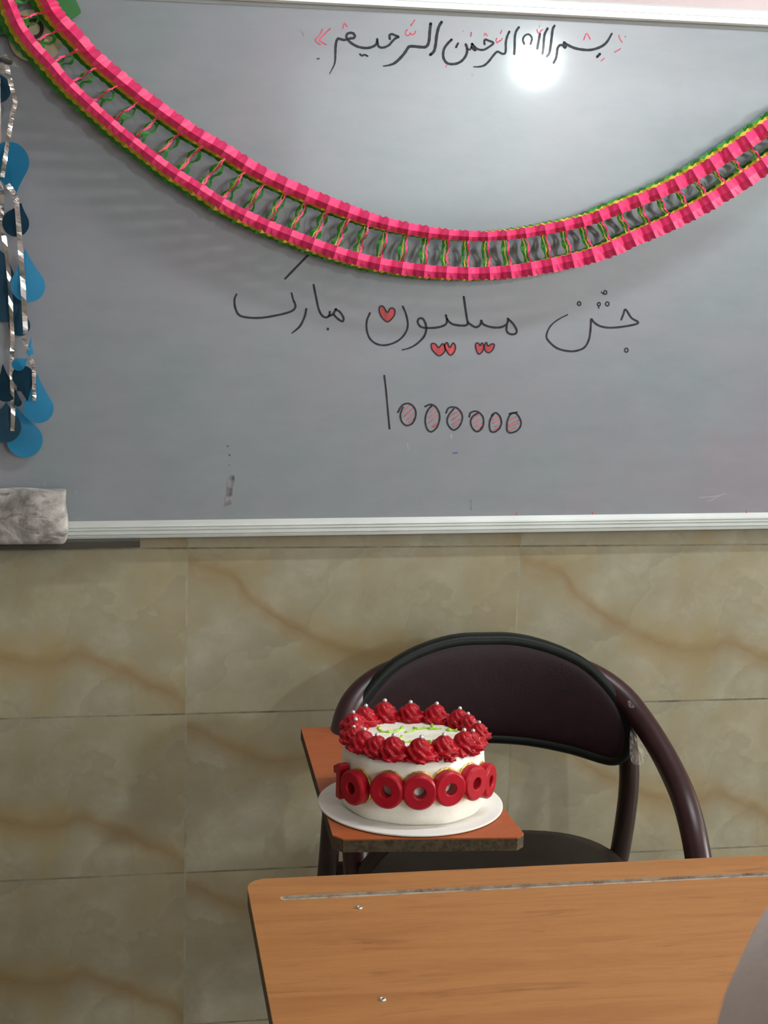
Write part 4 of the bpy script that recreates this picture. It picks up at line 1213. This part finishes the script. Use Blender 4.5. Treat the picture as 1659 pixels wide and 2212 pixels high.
# ------------------------------------------------------------------ person close to the camera, only an edge of grey cloth in view
HC = CAM + ray(2256, 2600) * 0.42
gx, gy = HC.x, HC.y
per = thing('person', 'person in pale grey cloth, a soft blurred edge at the bottom corner before the desk', 'person', (gx, gy, 0))
def skin_person():
    V, E_, R_ = [], [], []
    def add(p, r_, par=None):
        V.append(Vector(p)); R_.append(r_)
        if par is not None: E_.append((par, len(V) - 1))
        return len(V) - 1
    H = HC.z
    pel = add((gx, gy, .66), .105)
    sp = add((gx, gy, .80), .098, pel); chest = add((gx, gy, .93), .105, sp); nk0 = add((gx, gy, 1.04), .050, chest); nk = add((gx, gy + .005, 1.09), .042, nk0)
    h1 = add((gx, gy + .012, H - .055), .060, nk); h2 = add((gx, gy + .012, H - .005), .075, h1); h3 = add((gx, gy + .004, H + .040), .072, h2); add((gx, gy, H + .075), .045, h3)
    add((gx, gy + .095, H - .018), .009, h2)                               # nose
    add((gx, gy + .075, H - .075), .020, h1)                               # chin
    for sg in (-1, 1):
        sh = add((gx + sg * .135, gy - .005, .985), .045, chest)
        el = add((gx + sg * .165, gy - .015, .79), .034, sh); wr = add((gx + sg * .150, gy + .06, .615), .022, el); pa = add((gx + sg * .148, gy + .085, .575), .024, wr)
        for k, (dx, ln) in enumerate(((-.020, .052), (-.007, .060), (.007, .056), (.020, .044))):
            a_ = add((gx + sg * .148 + dx * .6, gy + .100, .548), .0085, pa); b_ = add((gx + sg * .148 + dx, gy + .112, .548 - ln * .5), .0075, a_); add((gx + sg * .148 + dx, gy + .108, .548 - ln), .006, b_)
        t1 = add((gx + sg * .148 - sg * .028, gy + .095, .575), .009, pa); add((gx + sg * .148 - sg * .036, gy + .112, .550), .0075, t1)
        hp = add((gx + sg * .065, gy, .60), .078, pel); kn = add((gx + sg * .07, gy + .01, .36), .050, hp); an = add((gx + sg * .07, gy - .01, .085), .032, kn); add((gx + sg * .075, gy + .10, .035), .026, an)
    me = bpy.data.meshes.new('body'); off = wloc(per)
    me.from_pydata([v - off for v in V], E_, [])
    me.materials.append(MT['skin'])
    o = bpy.data.objects.new('body', me); col.objects.link(o); o.parent = per
    md = o.modifiers.new('skin', 'SKIN'); md.use_smooth_shade = True
    for i, sv in enumerate(me.skin_vertices[0].data):
        sv.radius = (R_[i], R_[i]); sv.use_root = (i == 0)
    md = o.modifiers.new('sub', 'SUBSURF'); md.levels = 1; md.render_levels = 2
    return o
skin_person()
def oval_rings(b, lst, n_=40, front_cut=None):
    b.rings([[(gx + cx + rx * math.cos(2 * PI * k / n_), gy + cy + ry * math.sin(2 * PI * k / n_), z) for k in range(n_)] for cx, cy, rx, ry, z in lst], True, False, False)
H = HC.z
sc_l = [(0, .0, .012, .014, H + .110), (0, .0, .040, .046, H + .104), (0, .0, .068, .078, H + .087), (0, .0, .088, .100, H + .058), (0, .0, .0965, .110, H + .022), (0, -.002, .0965, .109, H - .030), (0, -.004, .091, .100, H - .078), (0, -.006, .088, .088, H - .118), (0, -.006, .106, .090, H - .150), (0, -.006, .150, .104, H - .190), (0, -.006, .188, .120, H - .235), (0, -.006, .198, .136, H - .30), (0, -.006, .200, .142, H - .37)]
b = MB(); oval_rings(b, sc_l)
keep = [f for f in b.f if not (sum(b.v[i].y for i in f) / 4 > gy + .062 and H - .075 < sum(b.v[i].z for i in f) / 4 < H + .055)]
b.f = keep; b.mi = [0] * len(keep)
b.build('headscarf', MT['grey_cloth'], per, smooth=True, solid=.003, subd=1)['label'] = 'pale grey cloth covering head and shoulders'
b = MB(); oval_rings(b, [(0, -.004, .150, .098, .985), (0, -.004, .172, .118, .93), (0, -.004, .162, .122, .82), (0, -.004, .158, .122, .70), (0, -.004, .172, .135, .58), (0, -.004, .190, .148, .44)])
b.build('coat', MT['grey_cloth'], per, smooth=True, solid=.003, subd=1)
for sg in (-1, 1):
    b = MB(); b.tube(spline([(gx + sg * .120, gy - .005, 1.0), (gx + sg * .155, gy - .012, .92), (gx + sg * .170, gy - .015, .79), (gx + sg * .160, gy + .03, .69), (gx + sg * .151, gy + .057, .625)], 5), [.055 - .018 * i / 20 for i in range(21)], 16, cap=False); b.build('sleeve', MT['grey_cloth'], per, smooth=True)
    b = MB(); b.tube([(gx + sg * .068, gy, .56), (gx + sg * .07, gy + .01, .36), (gx + sg * .07, gy - .006, .07)], [.084, .070, .058], 18, cap=False); b.build('trouser_leg', MT['grey_cloth2'], per, smooth=True)
    b = MB(); b.sphere((gx + sg * .074, gy + .045, .036), .036, 16, 10, (1.05, 2.6, .98)); b.build('shoe', MT['dark'], per, smooth=True)
    b = MB(); b.sphere((gx + sg * .030, gy + .080, H + .005), .011, 12, 8); b.build('eye', MT['eye'], per, smooth=True)
